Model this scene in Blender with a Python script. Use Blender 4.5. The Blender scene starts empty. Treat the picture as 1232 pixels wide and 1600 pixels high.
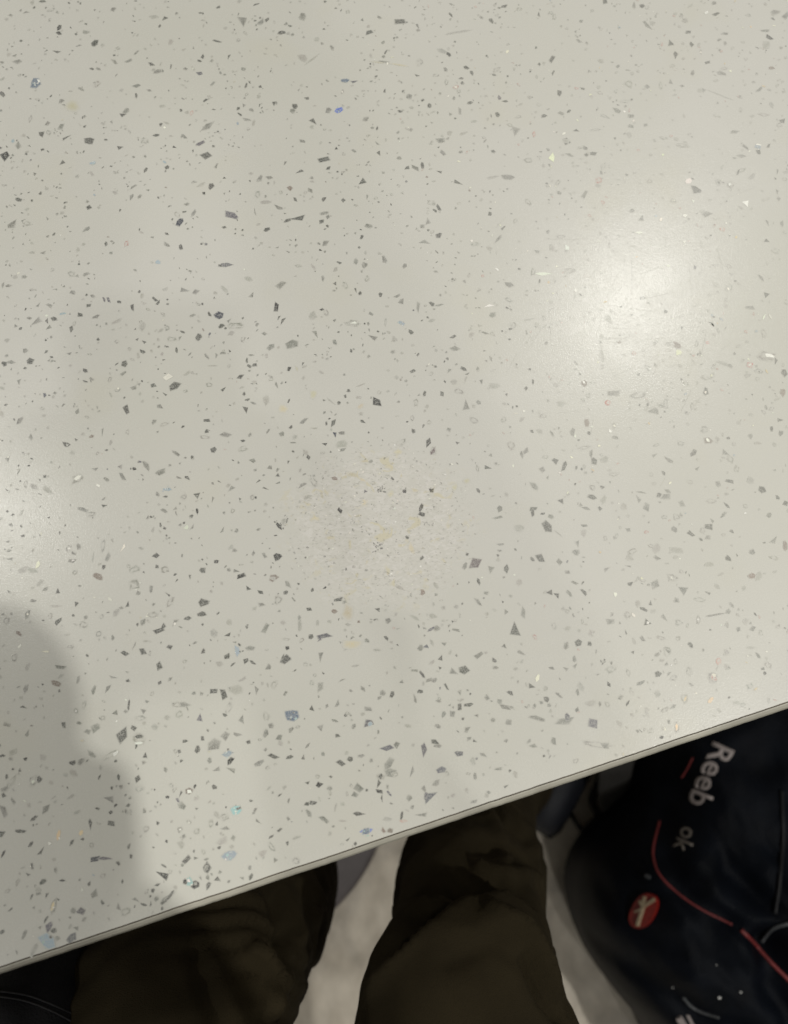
import bpy, bmesh, math, random
from mathutils import Vector, Matrix, noise
from mathutils.bvhtree import BVHTree
R = math.radians
random.seed(7)
S = bpy.context.scene
COL = S.collection

# ------------------------------------------------------------------ camera
FPX = 1230.0                      # focal length in pixels of the 1232 wide photograph
TILT = R(15)
TABLE_Z = 0.75
CAM = Vector((0, 0, TABLE_Z + 0.40))
cd = bpy.data.cameras.new('camera')
cam = bpy.data.objects.new('camera', cd); COL.objects.link(cam)
cam.location = CAM
cam.rotation_euler = (TILT, 0, 0)
cd.sensor_fit = 'HORIZONTAL'; cd.sensor_width = 36; cd.lens = 36 * FPX / 1232
cd.clip_start = 0.01; cd.clip_end = 60
cd.dof.use_dof = True; cd.dof.focus_distance = 0.43; cd.dof.aperture_fstop = 8
S.camera = cam

# ------------------------------------------------------------------ world, lamps, exposure
w = bpy.data.worlds.new('World'); S.world = w; w.use_nodes = True
bg = w.node_tree.nodes['Background']
bg.inputs[0].default_value = (1.0, 0.97, 0.89, 1); bg.inputs[1].default_value = 0.205
S.view_settings.view_transform = 'Standard'; S.view_settings.look = 'None'
S.view_settings.exposure = 0; S.view_settings.gamma = 1
S.cycles.use_denoising = True
S.cycles.max_bounces = 6

def ray(u, v):
    d = Vector((u - 616, 800 - v, -FPX)).normalized()
    return Matrix.Rotation(TILT, 3, 'X') @ d
def at(u, v, z=TABLE_Z):
    d = ray(u, v)
    return CAM + d * ((z - CAM.z) / d.z)
def pix(p):
    q = Matrix.Rotation(-TILT, 3, 'X') @ (Vector(p) - CAM)
    return 616 + FPX * q.x / -q.z, 800 - FPX * q.y / -q.z

def lamp(name, loc, power, radius, color=(1, 0.975, 0.92)):
    l = bpy.data.lights.new(name, 'POINT'); l.energy = power; l.shadow_soft_size = radius; l.color = color
    o = bpy.data.objects.new(name, l); COL.objects.link(o); o.location = loc
    return o
def mirror_lamp(u, v, hl):        # the place of a ceiling lamp whose reflection falls at a point of the table
    P = at(u, v); k = hl / (CAM.z - TABLE_Z)
    return Vector((P.x + (P.x - CAM.x) * k, P.y + (P.y - CAM.y) * k, TABLE_Z + hl))
lamp('ceiling_or_fill_lamp', mirror_lamp(982, 480, 1.7), 23.5, 0.05, (1, 0.98, 0.93))
lamp('ceiling_or_fill_lamp', mirror_lamp(-38, 800, 1.7), 18, 0.06, (1, 0.98, 0.93))
lamp('ceiling_or_fill_lamp', (1.04, -0.32, TABLE_Z + 1.7), 62, 0.024)
lamp('ceiling_or_fill_lamp', (0.50, -0.62, TABLE_Z + 1.7), 12, 0.03)
lamp('ceiling_or_fill_lamp', (-1.5, -1.0, TABLE_Z + 1.7), 36, 0.06)  # added fill from behind left to brighten the floor, no known lamp there
lamp('ceiling_or_fill_lamp', (0.6, -1.9, TABLE_Z + 1.7), 26, 0.07)  # added fill from behind, brightens the floor between leg and bag

# ------------------------------------------------------------------ helpers
def mat(name):
    m = bpy.data.materials.new(name); m.use_nodes = True
    nt = m.node_tree
    return m, nt, nt.nodes['Principled BSDF']
def N(nt, t, **kw):
    n = nt.nodes.new(t)
    for k, v in kw.items(): setattr(n, k, v)
    return n
def simple(name, col, rough=0.6, var=0.25, scale=40, bump=0.0, bscale=300, spec=0.5, sheen=0.0, stretch=(1, 1, 1)):
    m, nt, b = mat(name)
    tc = N(nt, 'ShaderNodeTexCoord'); mp = N(nt, 'ShaderNodeMapping'); mp.inputs['Scale'].default_value = stretch
    nt.links.new(tc.outputs['Object'], mp.inputs[0])
    n = N(nt, 'ShaderNodeTexNoise'); n.inputs['Scale'].default_value = scale; n.inputs['Detail'].default_value = 5
    nt.links.new(mp.outputs[0], n.inputs['Vector'])
    r = N(nt, 'ShaderNodeValToRGB')
    r.color_ramp.elements[0].position = 0.3; r.color_ramp.elements[1].position = 0.7
    r.color_ramp.elements[0].color = (*[c * (1 - var) for c in col], 1)
    r.color_ramp.elements[1].color = (*[min(1, c * (1 + var)) for c in col], 1)
    nt.links.new(n.outputs['Fac'], r.inputs[0]); nt.links.new(r.outputs[0], b.inputs['Base Color'])
    b.inputs['Roughness'].default_value = rough; b.inputs['Specular IOR Level'].default_value = spec
    if sheen: b.inputs['Sheen Weight'].default_value = sheen
    if bump:
        n2 = N(nt, 'ShaderNodeTexNoise'); n2.inputs['Scale'].default_value = bscale; n2.inputs['Detail'].default_value = 3
        nt.links.new(tc.outputs['Object'], n2.inputs['Vector'])
        bp = N(nt, 'ShaderNodeBump'); bp.inputs['Strength'].default_value = bump; bp.inputs['Distance'].default_value = 0.002
        nt.links.new(n2.outputs['Fac'], bp.inputs['Height']); nt.links.new(bp.outputs[0], b.inputs['Normal'])
    return m
def link(name, me, parent=None, mats=(), smooth=True):
    o = bpy.data.objects.new(name, me); COL.objects.link(o)
    for m in mats: me.materials.append(m)
    if smooth:
        for p in me.polygons: p.use_smooth = True
    if parent: o.parent = parent
    return o
def thing(name, label, cat, loc=(0, 0, 0)):
    o = bpy.data.objects.new(name, None); COL.objects.link(o); o.location = loc
    o['label'] = label; o['category'] = cat
    o.empty_display_size = 0.05
    bpy.context.view_layer.update()
    return o
def place(name, me, root, mats=(), smooth=True):     # mesh data given in world coordinates, parented to root
    o = link(name, me, root, mats, smooth)
    me.transform(Matrix.Translation(-Vector(root.location)))
    return o
def bm_mesh(name, bm):
    me = bpy.data.meshes.new(name); bm.to_mesh(me); bm.free(); return me
def evaluated(name, me, mods):
    """apply modifiers to a mesh and return a plain one"""
    o = bpy.data.objects.new('temporary', me); COL.objects.link(o)
    for t, kw in mods:
        md = o.modifiers.new(t, t)
        for k, v in kw.items(): setattr(md, k, v)
    dg = bpy.context.evaluated_depsgraph_get(); dg.update()
    out = bpy.data.meshes.new_from_object(o.evaluated_get(dg))
    bpy.data.objects.remove(o); out.name = name
    return out
def tube(bm, pts, radii, seg=20, cap=True, squash=None, closed=False):
    """a tapered tube through pts; squash = (a, b) factors per ring in its own frame"""
    pts = [Vector(p) for p in pts]; rings = []
    up = Vector((0, 0, 1))
    for i, p in enumerate(pts):
        d = (pts[min(i + 1, len(pts) - 1)] - pts[max(i - 1, 0)]).normalized()
        if abs(d.dot(up)) > 0.93 and i == 0: up = Vector((0, 1, 0))
        x = d.cross(up).normalized(); y = x.cross(d).normalized(); up = y
        a, b = squash[i] if squash else (1, 1)
        r = radii[i] if hasattr(radii, '__len__') else radii
        rings.append([bm.verts.new(p + x * math.cos(t) * r * a + y * math.sin(t) * r * b)
                      for t in [2 * math.pi * k / seg for k in range(seg)]])
    for A, B in zip(rings, rings[1:]):
        for k in range(seg):
            bm.faces.new((A[k], A[(k + 1) % seg], B[(k + 1) % seg], B[k]))
    if cap:
        bm.faces.new(list(reversed(rings[0]))); bm.faces.new(rings[-1])
    return rings
def spline(pts, n):
    """Catmull-Rom through tuples of any length"""
    out = []
    P = [pts[0]] + list(pts) + [pts[-1]]
    for i in range(1, len(P) - 2):
        for k in range(n):
            t = k / n
            out.append(tuple(0.5 * ((2 * b) + (-a + c) * t + (2 * a - 5 * b + 4 * c - d) * t * t + (-a + 3 * b - 3 * c + d) * t ** 3)
                             for a, b, c, d in zip(P[i - 1], P[i], P[i + 1], P[i + 2])))
    out.append(tuple(pts[-1]))
    return out
def ball(bm, c, r, seg=20, rot=None):
    M = Matrix.Translation(c) @ (rot.to_4x4() if rot else Matrix()) @ Matrix.Diagonal((*r, 1))
    bmesh.ops.create_uvsphere(bm, u_segments=seg, v_segments=seg // 2 + 2, radius=1, matrix=M)

# ------------------------------------------------------------------ floor
def floor_mat():
    m, nt, b = mat('pale_stone_floor')
    tc = N(nt, 'ShaderNodeTexCoord')
    mp = N(nt, 'ShaderNodeMapping'); mp.inputs['Scale'].default_value = (1, 0.7, 1); mp.inputs['Rotation'].default_value = (0, 0, R(12))
    nt.links.new(tc.outputs['Object'], mp.inputs[0])
    a = N(nt, 'ShaderNodeTexNoise'); a.inputs['Scale'].default_value = 13; a.inputs['Detail'].default_value = 6; a.inputs['Distortion'].default_value = 0.6
    c = N(nt, 'ShaderNodeTexNoise'); c.inputs['Scale'].default_value = 34; c.inputs['Detail'].default_value = 5
    nt.links.new(mp.outputs[0], a.inputs['Vector']); nt.links.new(mp.outputs[0], c.inputs['Vector'])
    r = N(nt, 'ShaderNodeValToRGB')
    e = r.color_ramp.elements
    e[0].position = 0.30; e[0].color = (0.44, 0.40, 0.34, 1); e[1].position = 0.72; e[1].color = (0.78, 0.71, 0.60, 1)
    k = e.new(0.52); k.color = (0.69, 0.625, 0.52, 1)
    nt.links.new(a.outputs['Fac'], r.inputs[0])
    mx = N(nt, 'ShaderNodeMix', data_type='RGBA', blend_type='MULTIPLY'); mx.inputs[0].default_value = 0.75
    r2 = N(nt, 'ShaderNodeValToRGB'); r2.color_ramp.elements[0].position = 0.3; r2.color_ramp.elements[1].position = 0.65
    r2.color_ramp.elements[0].color = (0.6, 0.58, 0.55, 1)
    nt.links.new(c.outputs['Fac'], r2.inputs[0])
    nt.links.new(r.outputs[0], mx.inputs[6]); nt.links.new(r2.outputs[0], mx.inputs[7])
    nt.links.new(mx.outputs[2], b.inputs['Base Color'])
    b.inputs['Roughness'].default_value = 0.55
    return m
bm = bmesh.new()
bmesh.ops.create_grid(bm, x_segments=2, y_segments=2, size=6)
fl = link('floor', bm_mesh('floor', bm), None, [floor_mat()], False); fl['kind'] = 'structure'

# ------------------------------------------------------------------ table
A = at(0, 1512); B = at(1232, 1097)
e = (B - A).normalized(); n_out = Vector((e.y, -e.x, 0)).normalized()   # towards the viewer
if n_out.y > 0: n_out = -n_out
mid = (A + B) / 2
HALF, DEPTH, THICK = 0.70, 0.80, 0.034
ctr = mid - n_out * DEPTH / 2
table = thing('table', 'white speckled table with grey and glittering chips, a worn patch and pale edge', 'table', (ctr.x, ctr.y, 0))

PATCH = at(592, 822)
def top_mat():
    m, nt, b = mat('speckled_tabletop')
    L = nt.links.new
    tc = N(nt, 'ShaderNodeTexCoord')
    def noise_(scale, detail=3, dist=0, vec=None):
        n = N(nt, 'ShaderNodeTexNoise'); n.inputs['Scale'].default_value = scale
        n.inputs['Detail'].default_value = detail; n.inputs['Distortion'].default_value = dist
        L(vec or tc.outputs['Object'], n.inputs['Vector']); return n
    def ramp(src, p0, p1, c0=(0, 0, 0, 1), c1=(1, 1, 1, 1)):
        r = N(nt, 'ShaderNodeValToRGB'); r.color_ramp.elements[0].position = p0; r.color_ramp.elements[1].position = p1
        r.color_ramp.elements[0].color = c0; r.color_ramp.elements[1].color = c1; L(src, r.inputs[0]); return r
    def mix(f, a, c, bt='MIX'):
        x = N(nt, 'ShaderNodeMix', data_type='RGBA', blend_type=bt)
        for s, i in ((f, 0), (a, 6), (c, 7)):
            if isinstance(s, (int, float, tuple)): x.inputs[i].default_value = s
            else: L(s, x.inputs[i])
        return x.outputs[2]
    def math_(op, a, c=0.0):
        x = N(nt, 'ShaderNodeMath', operation=op)
        for s, i in ((a, 0), (c, 1)):
            if isinstance(s, (int, float)): x.inputs[i].default_value = s
            else: L(s, x.inputs[i])
        return x.outputs[0]
    # body colour with a slow drift between greenish, greyish and warm cream
    base = ramp(noise_(7, 2).outputs['Fac'], 0.35, 0.65, (0.640, 0.636, 0.575, 1), (0.662, 0.655, 0.608, 1)).outputs[0]
    warm = ramp(noise_(16, 3).outputs['Fac'], 0.58, 0.74).outputs[0]
    base = mix(math_('MULTIPLY', warm, 0.30), base, (0.64, 0.62, 0.51, 1))
    # the worn, filled patch: pinkish white, streaky and crumbly
    mp = N(nt, 'ShaderNodeMapping')
    pc = PATCH - Vector(table.location)
    mp.inputs['Location'].default_value = (-pc.x / 0.056, -pc.y / 0.047, -TABLE_Z / 0.05)
    mp.inputs['Scale'].default_value = (1 / 0.056, 1 / 0.047, 1 / 0.05)
    L(tc.outputs['Object'], mp.inputs[0])
    ln = N(nt, 'ShaderNodeVectorMath', operation='LENGTH'); L(mp.outputs[0], ln.inputs[0])
    wob = math_('MULTIPLY', noise_(70, 4).outputs['Fac'], 0.7)
    edge = math_('MULTIPLY', math_('ADD', ln.outputs['Value'], wob), 0.5)
    pm = ramp(edge, 0.52, 0.68, (1, 1, 1, 1), (0, 0, 0, 1)).outputs[0]
    st = N(nt, 'ShaderNodeMapping'); st.inputs['Scale'].default_value = (0.55, 1, 1); st.inputs['Rotation'].default_value = (0, 0, R(-8)); L(tc.outputs['Object'], st.inputs[0])
    streak = ramp(noise_(420, 5, 1.5, st.outputs[0]).outputs['Fac'], 0.42, 0.66).outputs[0]
    wcol = mix(streak, (0.635, 0.622, 0.565, 1), (0.735, 0.715, 0.675, 1))
    wcol = mix(ramp(noise_(150, 3, 1).outputs['Fac'], 0.60, 0.68).outputs[0], wcol, (0.66, 0.61, 0.44, 1))
    grit = ramp(noise_(850, 3, 1, st.outputs[0]).outputs['Fac'], 0.31, 0.40, (1, 1, 1, 1), (0, 0, 0, 1)).outputs[0]
    wcol = mix(math_('MULTIPLY', grit, 0.5), wcol, (0.22, 0.21, 0.18, 1))
    base = mix(math_('MULTIPLY', pm, 0.7), base, wcol)
    # the chips: colour and cover are stored on their own faces
    at_ = N(nt, 'ShaderNodeAttribute', attribute_name='tint')
    mott = ramp(noise_(1900, 4, 0.8).outputs['Fac'], 0.36, 0.54, (0.42, 0.42, 0.42, 1)).outputs[0]
    cov = math_('MULTIPLY', at_.outputs['Alpha'], mott)
    L(mix(cov, base, at_.outputs['Color']), b.inputs['Base Color'])
    # satin lacquer with orange peel and fine wear
    rr = ramp(noise_(900, 4, 0.5).outputs['Fac'], 0.3, 0.7, (0.235,) * 3 + (1,), (0.275,) * 3 + (1,)).outputs[0]
    smear = ramp(noise_(28, 5, 1.2).outputs['Fac'], 0.45, 0.7, (0, 0, 0, 1), (0.05, 0.05, 0.05, 1)).outputs[0]
    ro = math_('ADD', math_('ADD', rr, math_('MULTIPLY', pm, 0.15)), math_('ADD', smear, math_('MULTIPLY', cov, 0.14)))
    L(ro, b.inputs['Roughness'])
    b.inputs['Coat Weight'].default_value = 0.22; b.inputs['Coat IOR'].default_value = 1.45
    L(math_('MULTIPLY', ro, 0.52), b.inputs['Coat Roughness'])
    b.inputs['Specular IOR Level'].default_value = 0.42
    hs = math_('ADD', math_('MULTIPLY', noise_(1700, 2).outputs['Fac'], 0.6), math_('MULTIPLY', noise_(800, 2).outputs['Fac'], 0.35))
    bp = N(nt, 'ShaderNodeBump'); bp.inputs['Strength'].default_value = 0.27; bp.inputs['Distance'].default_value = 0.0003
    L(hs, bp.inputs['Height']); L(bp.outputs[0], b.inputs['Normal']); L(bp.outputs[0], b.inputs['Coat Normal'])
    return m
TOPM = top_mat()
SEAM = simple('brown_seam', (0.06, 0.045, 0.028), 0.8, 0.4, 60)
BAND = simple('edge_band', (0.43, 0.415, 0.35), 0.45, 0.16, 45, 0.1, 400)
UNDER = simple('table_underside', (0.10, 0.085, 0.07), 0.8, 0.2, 30)

KINDS = {  # colour, cover at centre, cover of inner ring, cover of rim
    'K': ((0.018, 0.02, 0.022), 0.97, 0.97, 0.6), 'D': ((0.06, 0.064, 0.058), 0.92, 0.86, 0.36),
    'G': ((0.13, 0.134, 0.118), 0.78, 0.74, 0.28), 'F': ((0.30, 0.295, 0.26), 0.60, 0.55, 0.20),
    'L': ((0.27, 0.27, 0.235), 0.05, 0.65, 0.20), 'W': ((0.93, 0.92, 0.82), 1.0, 1.0, 0.5),
    'S': ((0.95, 0.97, 0.72), 1.0, 1.0, 0.6), 'B': ((0.09, 0.16, 0.27), 0.85, 0.85, 0.3),
    'b': ((0.30, 0.42, 0.52), 0.75, 0.75, 0.2), 'U': ((0.05, 0.14, 0.62), 1.0, 0.9, 0.3),
    'N': ((0.035, 0.042, 0.07), 0.97, 0.97, 0.6), 'V': ((0.14, 0.14, 0.165), 0.95, 0.95, 0.6),
    'P': ((0.56, 0.25, 0.21), 0.05, 0.65, 0.15), 'T': ((0.28, 0.60, 0.58), 0.85, 0.8, 0.3),
    'O': ((0.82, 0.66, 0.40), 1.0, 0.9, 0.4), 'Y': ((0.62, 0.555, 0.33), 0.75, 0.45, 0.0),
    'R': ((0.20, 0.14, 0.11), 0.85, 0.8, 0.3), 'M': ((0.16, 0.125, 0.135), 0.95, 0.95, 0.5),
    'X': ((0.30, 0.295, 0.26), 0.45, 0.45, 0.25)}
# chips read off the photograph in square fields: x, y, length (a third of a pixel each), kind[, angle, slimness]
FIELDS = {
(0, 0): """278,127,32,K,80;445,203,40,D,60;270,242,36,D,-8,.4;168,385,56,B,80,.9;182,378,16,W;342,498,66,Y;25,728,44,K,80,.9;86,679,36,G;420,660,42,D,0,.9;560,693,42,D,0,.6
970,731,44,D,0,.7;980,588,64,G,25,.4;940,672,42,V,25,.4;818,690,20,K;1137,82,72,G,95,.5;1222,105,38,G,60;776,86,24,D;750,121,24,D,80;643,401,48,G,20,.4;595,520,36,G,60;575,538,24,D
1090,1010,68,V,-12,.55;845,1040,40,N,60,.7;53,1055,46,G,40;910,1000,50,G,60,.4;407,1075,36,G,30,.5;311,643,38,D,30,.4;225,578,28,G,60;285,595,36,G,70,.6;143,558,38,L,85,.4;293,763,30,D,40,.6
436,765,32,b,0,.6;772,760,24,b,-20,.5;900,530,26,P,80,.6;592,1145,30,P,70,.7;992,875,38,D,80,.6;1220,838,42,G,70,.5;1212,915,36,L,80;1018,192,42,D,-15,.3;405,150,34,G,-10,.5;723,76,42,F,0,.5
715,300,30,D,-20,.5;740,335,36,G,10,.6;803,312,32,D,88,.25;640,447,26,D,-80,.4;1157,400,28,D,70,.5;1162,560,30,G,-15,.5;1128,538,26,D,-40,.4;940,343,28,V,0,.6;432,322,28,D,-10,.4;462,322,24,G
288,473,30,G,90;85,936,34,D,-20,.6;200,5,36,D,0,.4;240,46,36,L,20,.5;1205,18,34,D,20,.3;1025,33,22,D;120,57,30,G,0,.4;82,288,34,G,0,.6;10,370,28,F;10,440,34,D,-40,.6
865,640,30,G,-50,.6;1015,778,34,G,60,.4;685,797,28,D,60;618,925,38,G,80,.4;627,875,30,G,40,.5;540,290,36,G,-30,.4;850,1160,32,D,-80,.6;785,1150,40,G,-35,.4;200,1190,30,G;1200,997,36,G,-75,.35
735,635,28,D,10,.5;963,472,24,D;761,497,28,F,0,.6;755,585,22,D;855,640,22,G;800,195,30,F,80;605,285,40,G,30,.4;640,245,30,G,50,.4;953,265,26,D,80,.5;938,285,22,D;1076,262,28,D,80,.4;1000,392,28,G,50,.5
1120,508,22,D;1145,492,24,G,60,.5;1182,515,26,G,-30,.5;1192,576,30,F,80,.4;50,72,18,G;190,908,18,D;268,1005,16,G;420,975,26,D;655,922,26,G,40,.5;693,890,22,G;565,985,18,D;945,865,36,F,25,.4""",
(410, 0): """188,75,42,G,80,.8;22,92,28,D,70,.7;90,153,32,D,15,.7;132,120,22,D;500,150,34,D,20,.6;645,97,50,D,0,.6;468,92,30,G,-80,.4;235,277,92,F,37,.08;190,270,40,F,-40,.7;328,222,30,G
390,376,32,B,0,.6;432,382,28,V,0,.7;360,517,36,U,20,.9;376,430,26,L,90,.6;376,430,10,W;310,518,30,G,80;153,500,28,D;143,520,24,G;212,460,26,D;235,565,40,D,-50,.5;290,750,64,D,5,.4
178,805,36,D,40,.5;545,717,30,D,90,.6;468,858,46,D,70,.7;222,892,34,G,-30,.6;170,1025,66,D,8,.35;118,1035,30,D;78,975,40,G,-20,.5;277,1038,26,D;290,1000,46,G,5,.35;500,1060,38,G,-10,.6
780,1045,48,G,-70,.55;752,1062,28,G;828,975,40,D,-65,.4;795,950,42,L,-10,.6;830,1105,30,D;757,1138,44,G,0,.6;645,742,28,G;715,785,46,G,-30,.4;752,775,32,D,-80,.4;835,808,26,D,0,.7;915,855,54,D,-15,.35
848,716,40,G,-35,.45;835,655,36,G,0,.7;1190,615,56,G,85,.6;1075,95,32,D,-60,.6;1138,28,28,D,10,.6;885,68,28,D,-50,.4;920,150,120,F,8,.09;875,252,28,D,-60,.6;845,238,38,F;985,340,32,D,-50,.5;958,315,26,D,-30
730,118,30,G,-60,.4;580,245,28,D,60,.3;910,408,30,P,0,.8;910,408,14,W;928,518,36,G,90,.5;975,482,28,D,10,.6;785,495,22,D;690,455,28,G;740,290,46,L,80,.6;935,368,26,D,0,.5;1100,325,40,L,35,.5
1140,474,28,D,0,.4;1115,458,24,V;1105,537,28,D,-60,.6;945,625,36,F,20,.4;1205,548,30,L;865,383,36,L,80,.4;1155,828,50,G,-10,.6;1080,832,56,F,10,.25;1110,1120,50,G,50,.3;1070,1005,24,D;1000,1145,44,L,10,.5
985,1130,12,W;1190,1035,30,L,70;190,662,36,G,-20,.4;540,672,28,G,-50,.4;430,707,24,G,-40,.5;570,290,50,G,-10,.35;588,298,14,W;640,303,80,Y,-10,.15;545,292,70,Y,-5,.12;297,1143,30,G;468,1112,28,D;20,948,46,F,0,.4
35,832,30,G;105,765,22,D;310,788,24,D;290,935,24,D;155,935,22,D;493,922,26,G,80,.4;550,80,26,G;567,197,24,G;725,352,22,D,-10,.5;862,325,22,G;753,470,20,D;900,460,18,G;540,602,20,D;575,427,24,D,80,.4""",
(820, 0): """130,278,36,D,60,.5;135,340,26,D,60,.35;68,65,34,D,-70,.35;575,115,54,G,-50,.35;603,108,30,F;768,150,32,D,20,.6;902,65,28,D,10,.6;688,200,34,D,0,.8;785,208,30,D;710,258,42,D,85,.5;943,158,34,G,5,.5
1150,175,36,K,-50,.6;1132,142,34,G,0,.4;1180,58,40,G,5,.6;1135,212,44,F,80,.7;1228,70,34,G;275,415,22,D;165,437,38,D,85,.6;128,738,48,S,70,.6;250,565,16,S;197,662,46,D,30,.8;195,662,26,F;20,752,40,L,0,.8
348,847,44,P,60,.7;345,870,24,F;282,912,46,G,60,.4;240,612,30,D,0,.5;322,720,38,D,-5,.5;212,727,34,G,-15,.4;808,888,54,D,-20,.75;1098,685,26,W;1098,690,30,b;768,850,32,W,20,.8;1045,952,36,W,0,.8
855,58,24,W,20,.6;828,242,34,L,85,.3;828,245,10,W;925,342,46,G,0,.6;938,320,30,L;1103,420,40,G,35,.4;1210,567,30,D;1160,317,26,R;985,617,36,G,0,.5;860,292,22,D;912,856,32,L,80;912,856,16,D
1020,798,50,L,20,.4;1005,805,28,D,60,.4;1070,825,36,F,40,.5;965,865,36,L,70;965,865,14,W;1100,715,24,D;1147,685,24,D;1040,690,32,G,-40,.4;1018,730,40,G,0,.4;1137,935,42,L,15,.35;858,1005,40,G,10,.6
640,1030,20,W;700,940,28,L;702,942,12,W;795,948,22,W;755,1012,24,W,0,.5;538,1092,28,W,0,.4;350,1132,20,W;200,1160,24,W;170,1110,48,L,0,.4;370,780,44,L,60,.5;158,857,30,L;165,905,24,G
655,648,36,L,-10,.4;740,680,66,L,-5,.3;498,592,30,G,0,.6;570,585,22,G;495,632,34,F;470,475,46,L,5,.4;470,522,14,W;437,518,40,G,-40,.5;500,545,34,G;375,545,48,L,-25,.3;335,608,44,L,5,.3;175,530,34,G,-20,.5
210,520,24,D;265,690,48,L,15,.35;355,435,28,L;430,428,24,L;490,395,40,L,80;640,400,42,L,85,.4;685,385,26,G;740,403,26,G,0,.4;790,340,34,G,80,.5;515,25,40,G,85,.35;553,28,24,D;890,14,26,G;1050,70,32,L,0,.5
920,445,110,X,-22,.05;1125,538,48,L,-5,.35;1015,513,26,L,90,.6;1160,490,30,F;905,543,40,L,-20,.3;45,630,30,P,80,.5;68,490,24,L;440,310,26,G,50,.5;255,190,26,G,-30,.5;15,945,40,L,-60,.6;590,850,28,L;505,988,24,G
1140,1047,28,G;1210,1050,30,G,80,.6;1137,1130,22,D;900,1025,34,L,0,.3;1070,545,20,F;1190,805,26,G,90,.5;1188,900,22,G""",
(0, 400): """820,612,60,D,15,.6;1032,280,42,N,0,.9;1040,328,34,D,30,.6;932,380,32,D;985,275,26,D,-60,.6;858,357,22,D;1108,328,86,L,-3,.4;1060,40,56,V,5,.4;1035,45,22,D;585,508,32,D,85,.8;580,550,26,G
143,493,38,D,25,.7;335,343,30,D;255,295,30,D;350,315,26,L;405,85,34,G,20,.6;342,170,28,G;620,238,36,D,-80,.45;400,540,28,D,-40,.6;510,208,26,V,-60,.5;490,205,26,V,-60,.5;592,720,40,D,85,.7;550,630,30,L;555,622,10,W
1155,718,34,D,-40,.8;1050,625,28,D,0,.8;750,705,32,G;775,648,24,D;1130,567,28,D,20,.8;970,773,28,D,0,.6;362,730,30,G,60;750,1015,54,G,25,.5;1060,838,48,G,-5,.4;825,925,46,G,-30,.4;315,885,46,D,-15,.5;318,885,12,W
365,1045,66,L,30,.7;365,1042,30,W,30,.5;575,1038,40,G,-50,.6;785,1095,38,b,15,.5;688,985,46,G,-50,.4;225,1100,60,F,-35,.35;160,1085,40,F;95,770,40,G,50,.6;145,850,30,G,-70,.5;515,580,32,L,90;1090,1092,34,G,80,.7
962,850,54,L,-5,.35;1000,1142,30,G,90,.4;840,1040,26,G,-20,.4;880,1040,30,D,-30,.4;1210,1058,24,D,30,.5;1190,960,28,G,-20,.6;1140,905,44,L,20,.6;1142,868,20,D;1190,690,28,G,-15,.4;1160,490,24,D;1195,512,20,D
1170,515,26,D;1180,465,30,G,0,.3;1140,392,34,L,80;862,160,40,G,0,.6;920,170,28,G,60;728,203,30,D,-40,.5;668,185,26,F,80,.5;1055,155,48,F,-45,.4;1165,105,36,F,-20,.5;1185,182,32,G,60;625,620,34,G,0,.6
670,450,34,D,-30,.6;680,405,26,D,-30,.4;805,390,42,L,-10,.6;790,568,34,W,0,.7;670,330,38,F,80,.7;178,232,32,G,60,.5;232,232,28,G;160,310,50,G,20,.7;140,290,26,G;232,335,30,G,40,.5;375,277,26,D;418,232,20,D
560,215,24,D;435,188,24,G;295,270,28,b,20,.4;14,133,34,G,85,.4;50,498,40,G,0,.5;22,505,30,D;85,592,26,G;120,445,26,G;200,715,28,L;220,280,20,W;88,80,16,W;112,98,22,G;600,825,30,L,85;480,825,32,G,85,.4
520,875,34,F,85,.4;340,920,26,F;450,1000,36,G,0,.5;460,1075,22,W;500,1050,28,G;565,985,26,G;390,1190,50,G,-15,.4;490,1175,26,D;120,1070,34,L;38,955,30,G;38,945,12,W;742,27,26,b;8,740,30,F;8,620,28,F
770,790,42,L,5,.5;725,778,24,G;860,802,18,D;1000,515,44,F,0,.15;970,470,36,G,-40,.35;1015,470,22,G;1075,300,26,G;905,278,26,G;450,283,34,G,20,.5;545,308,50,F,25,.3;770,1195,30,G;778,1130,20,D;740,1120,26,G""",
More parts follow.
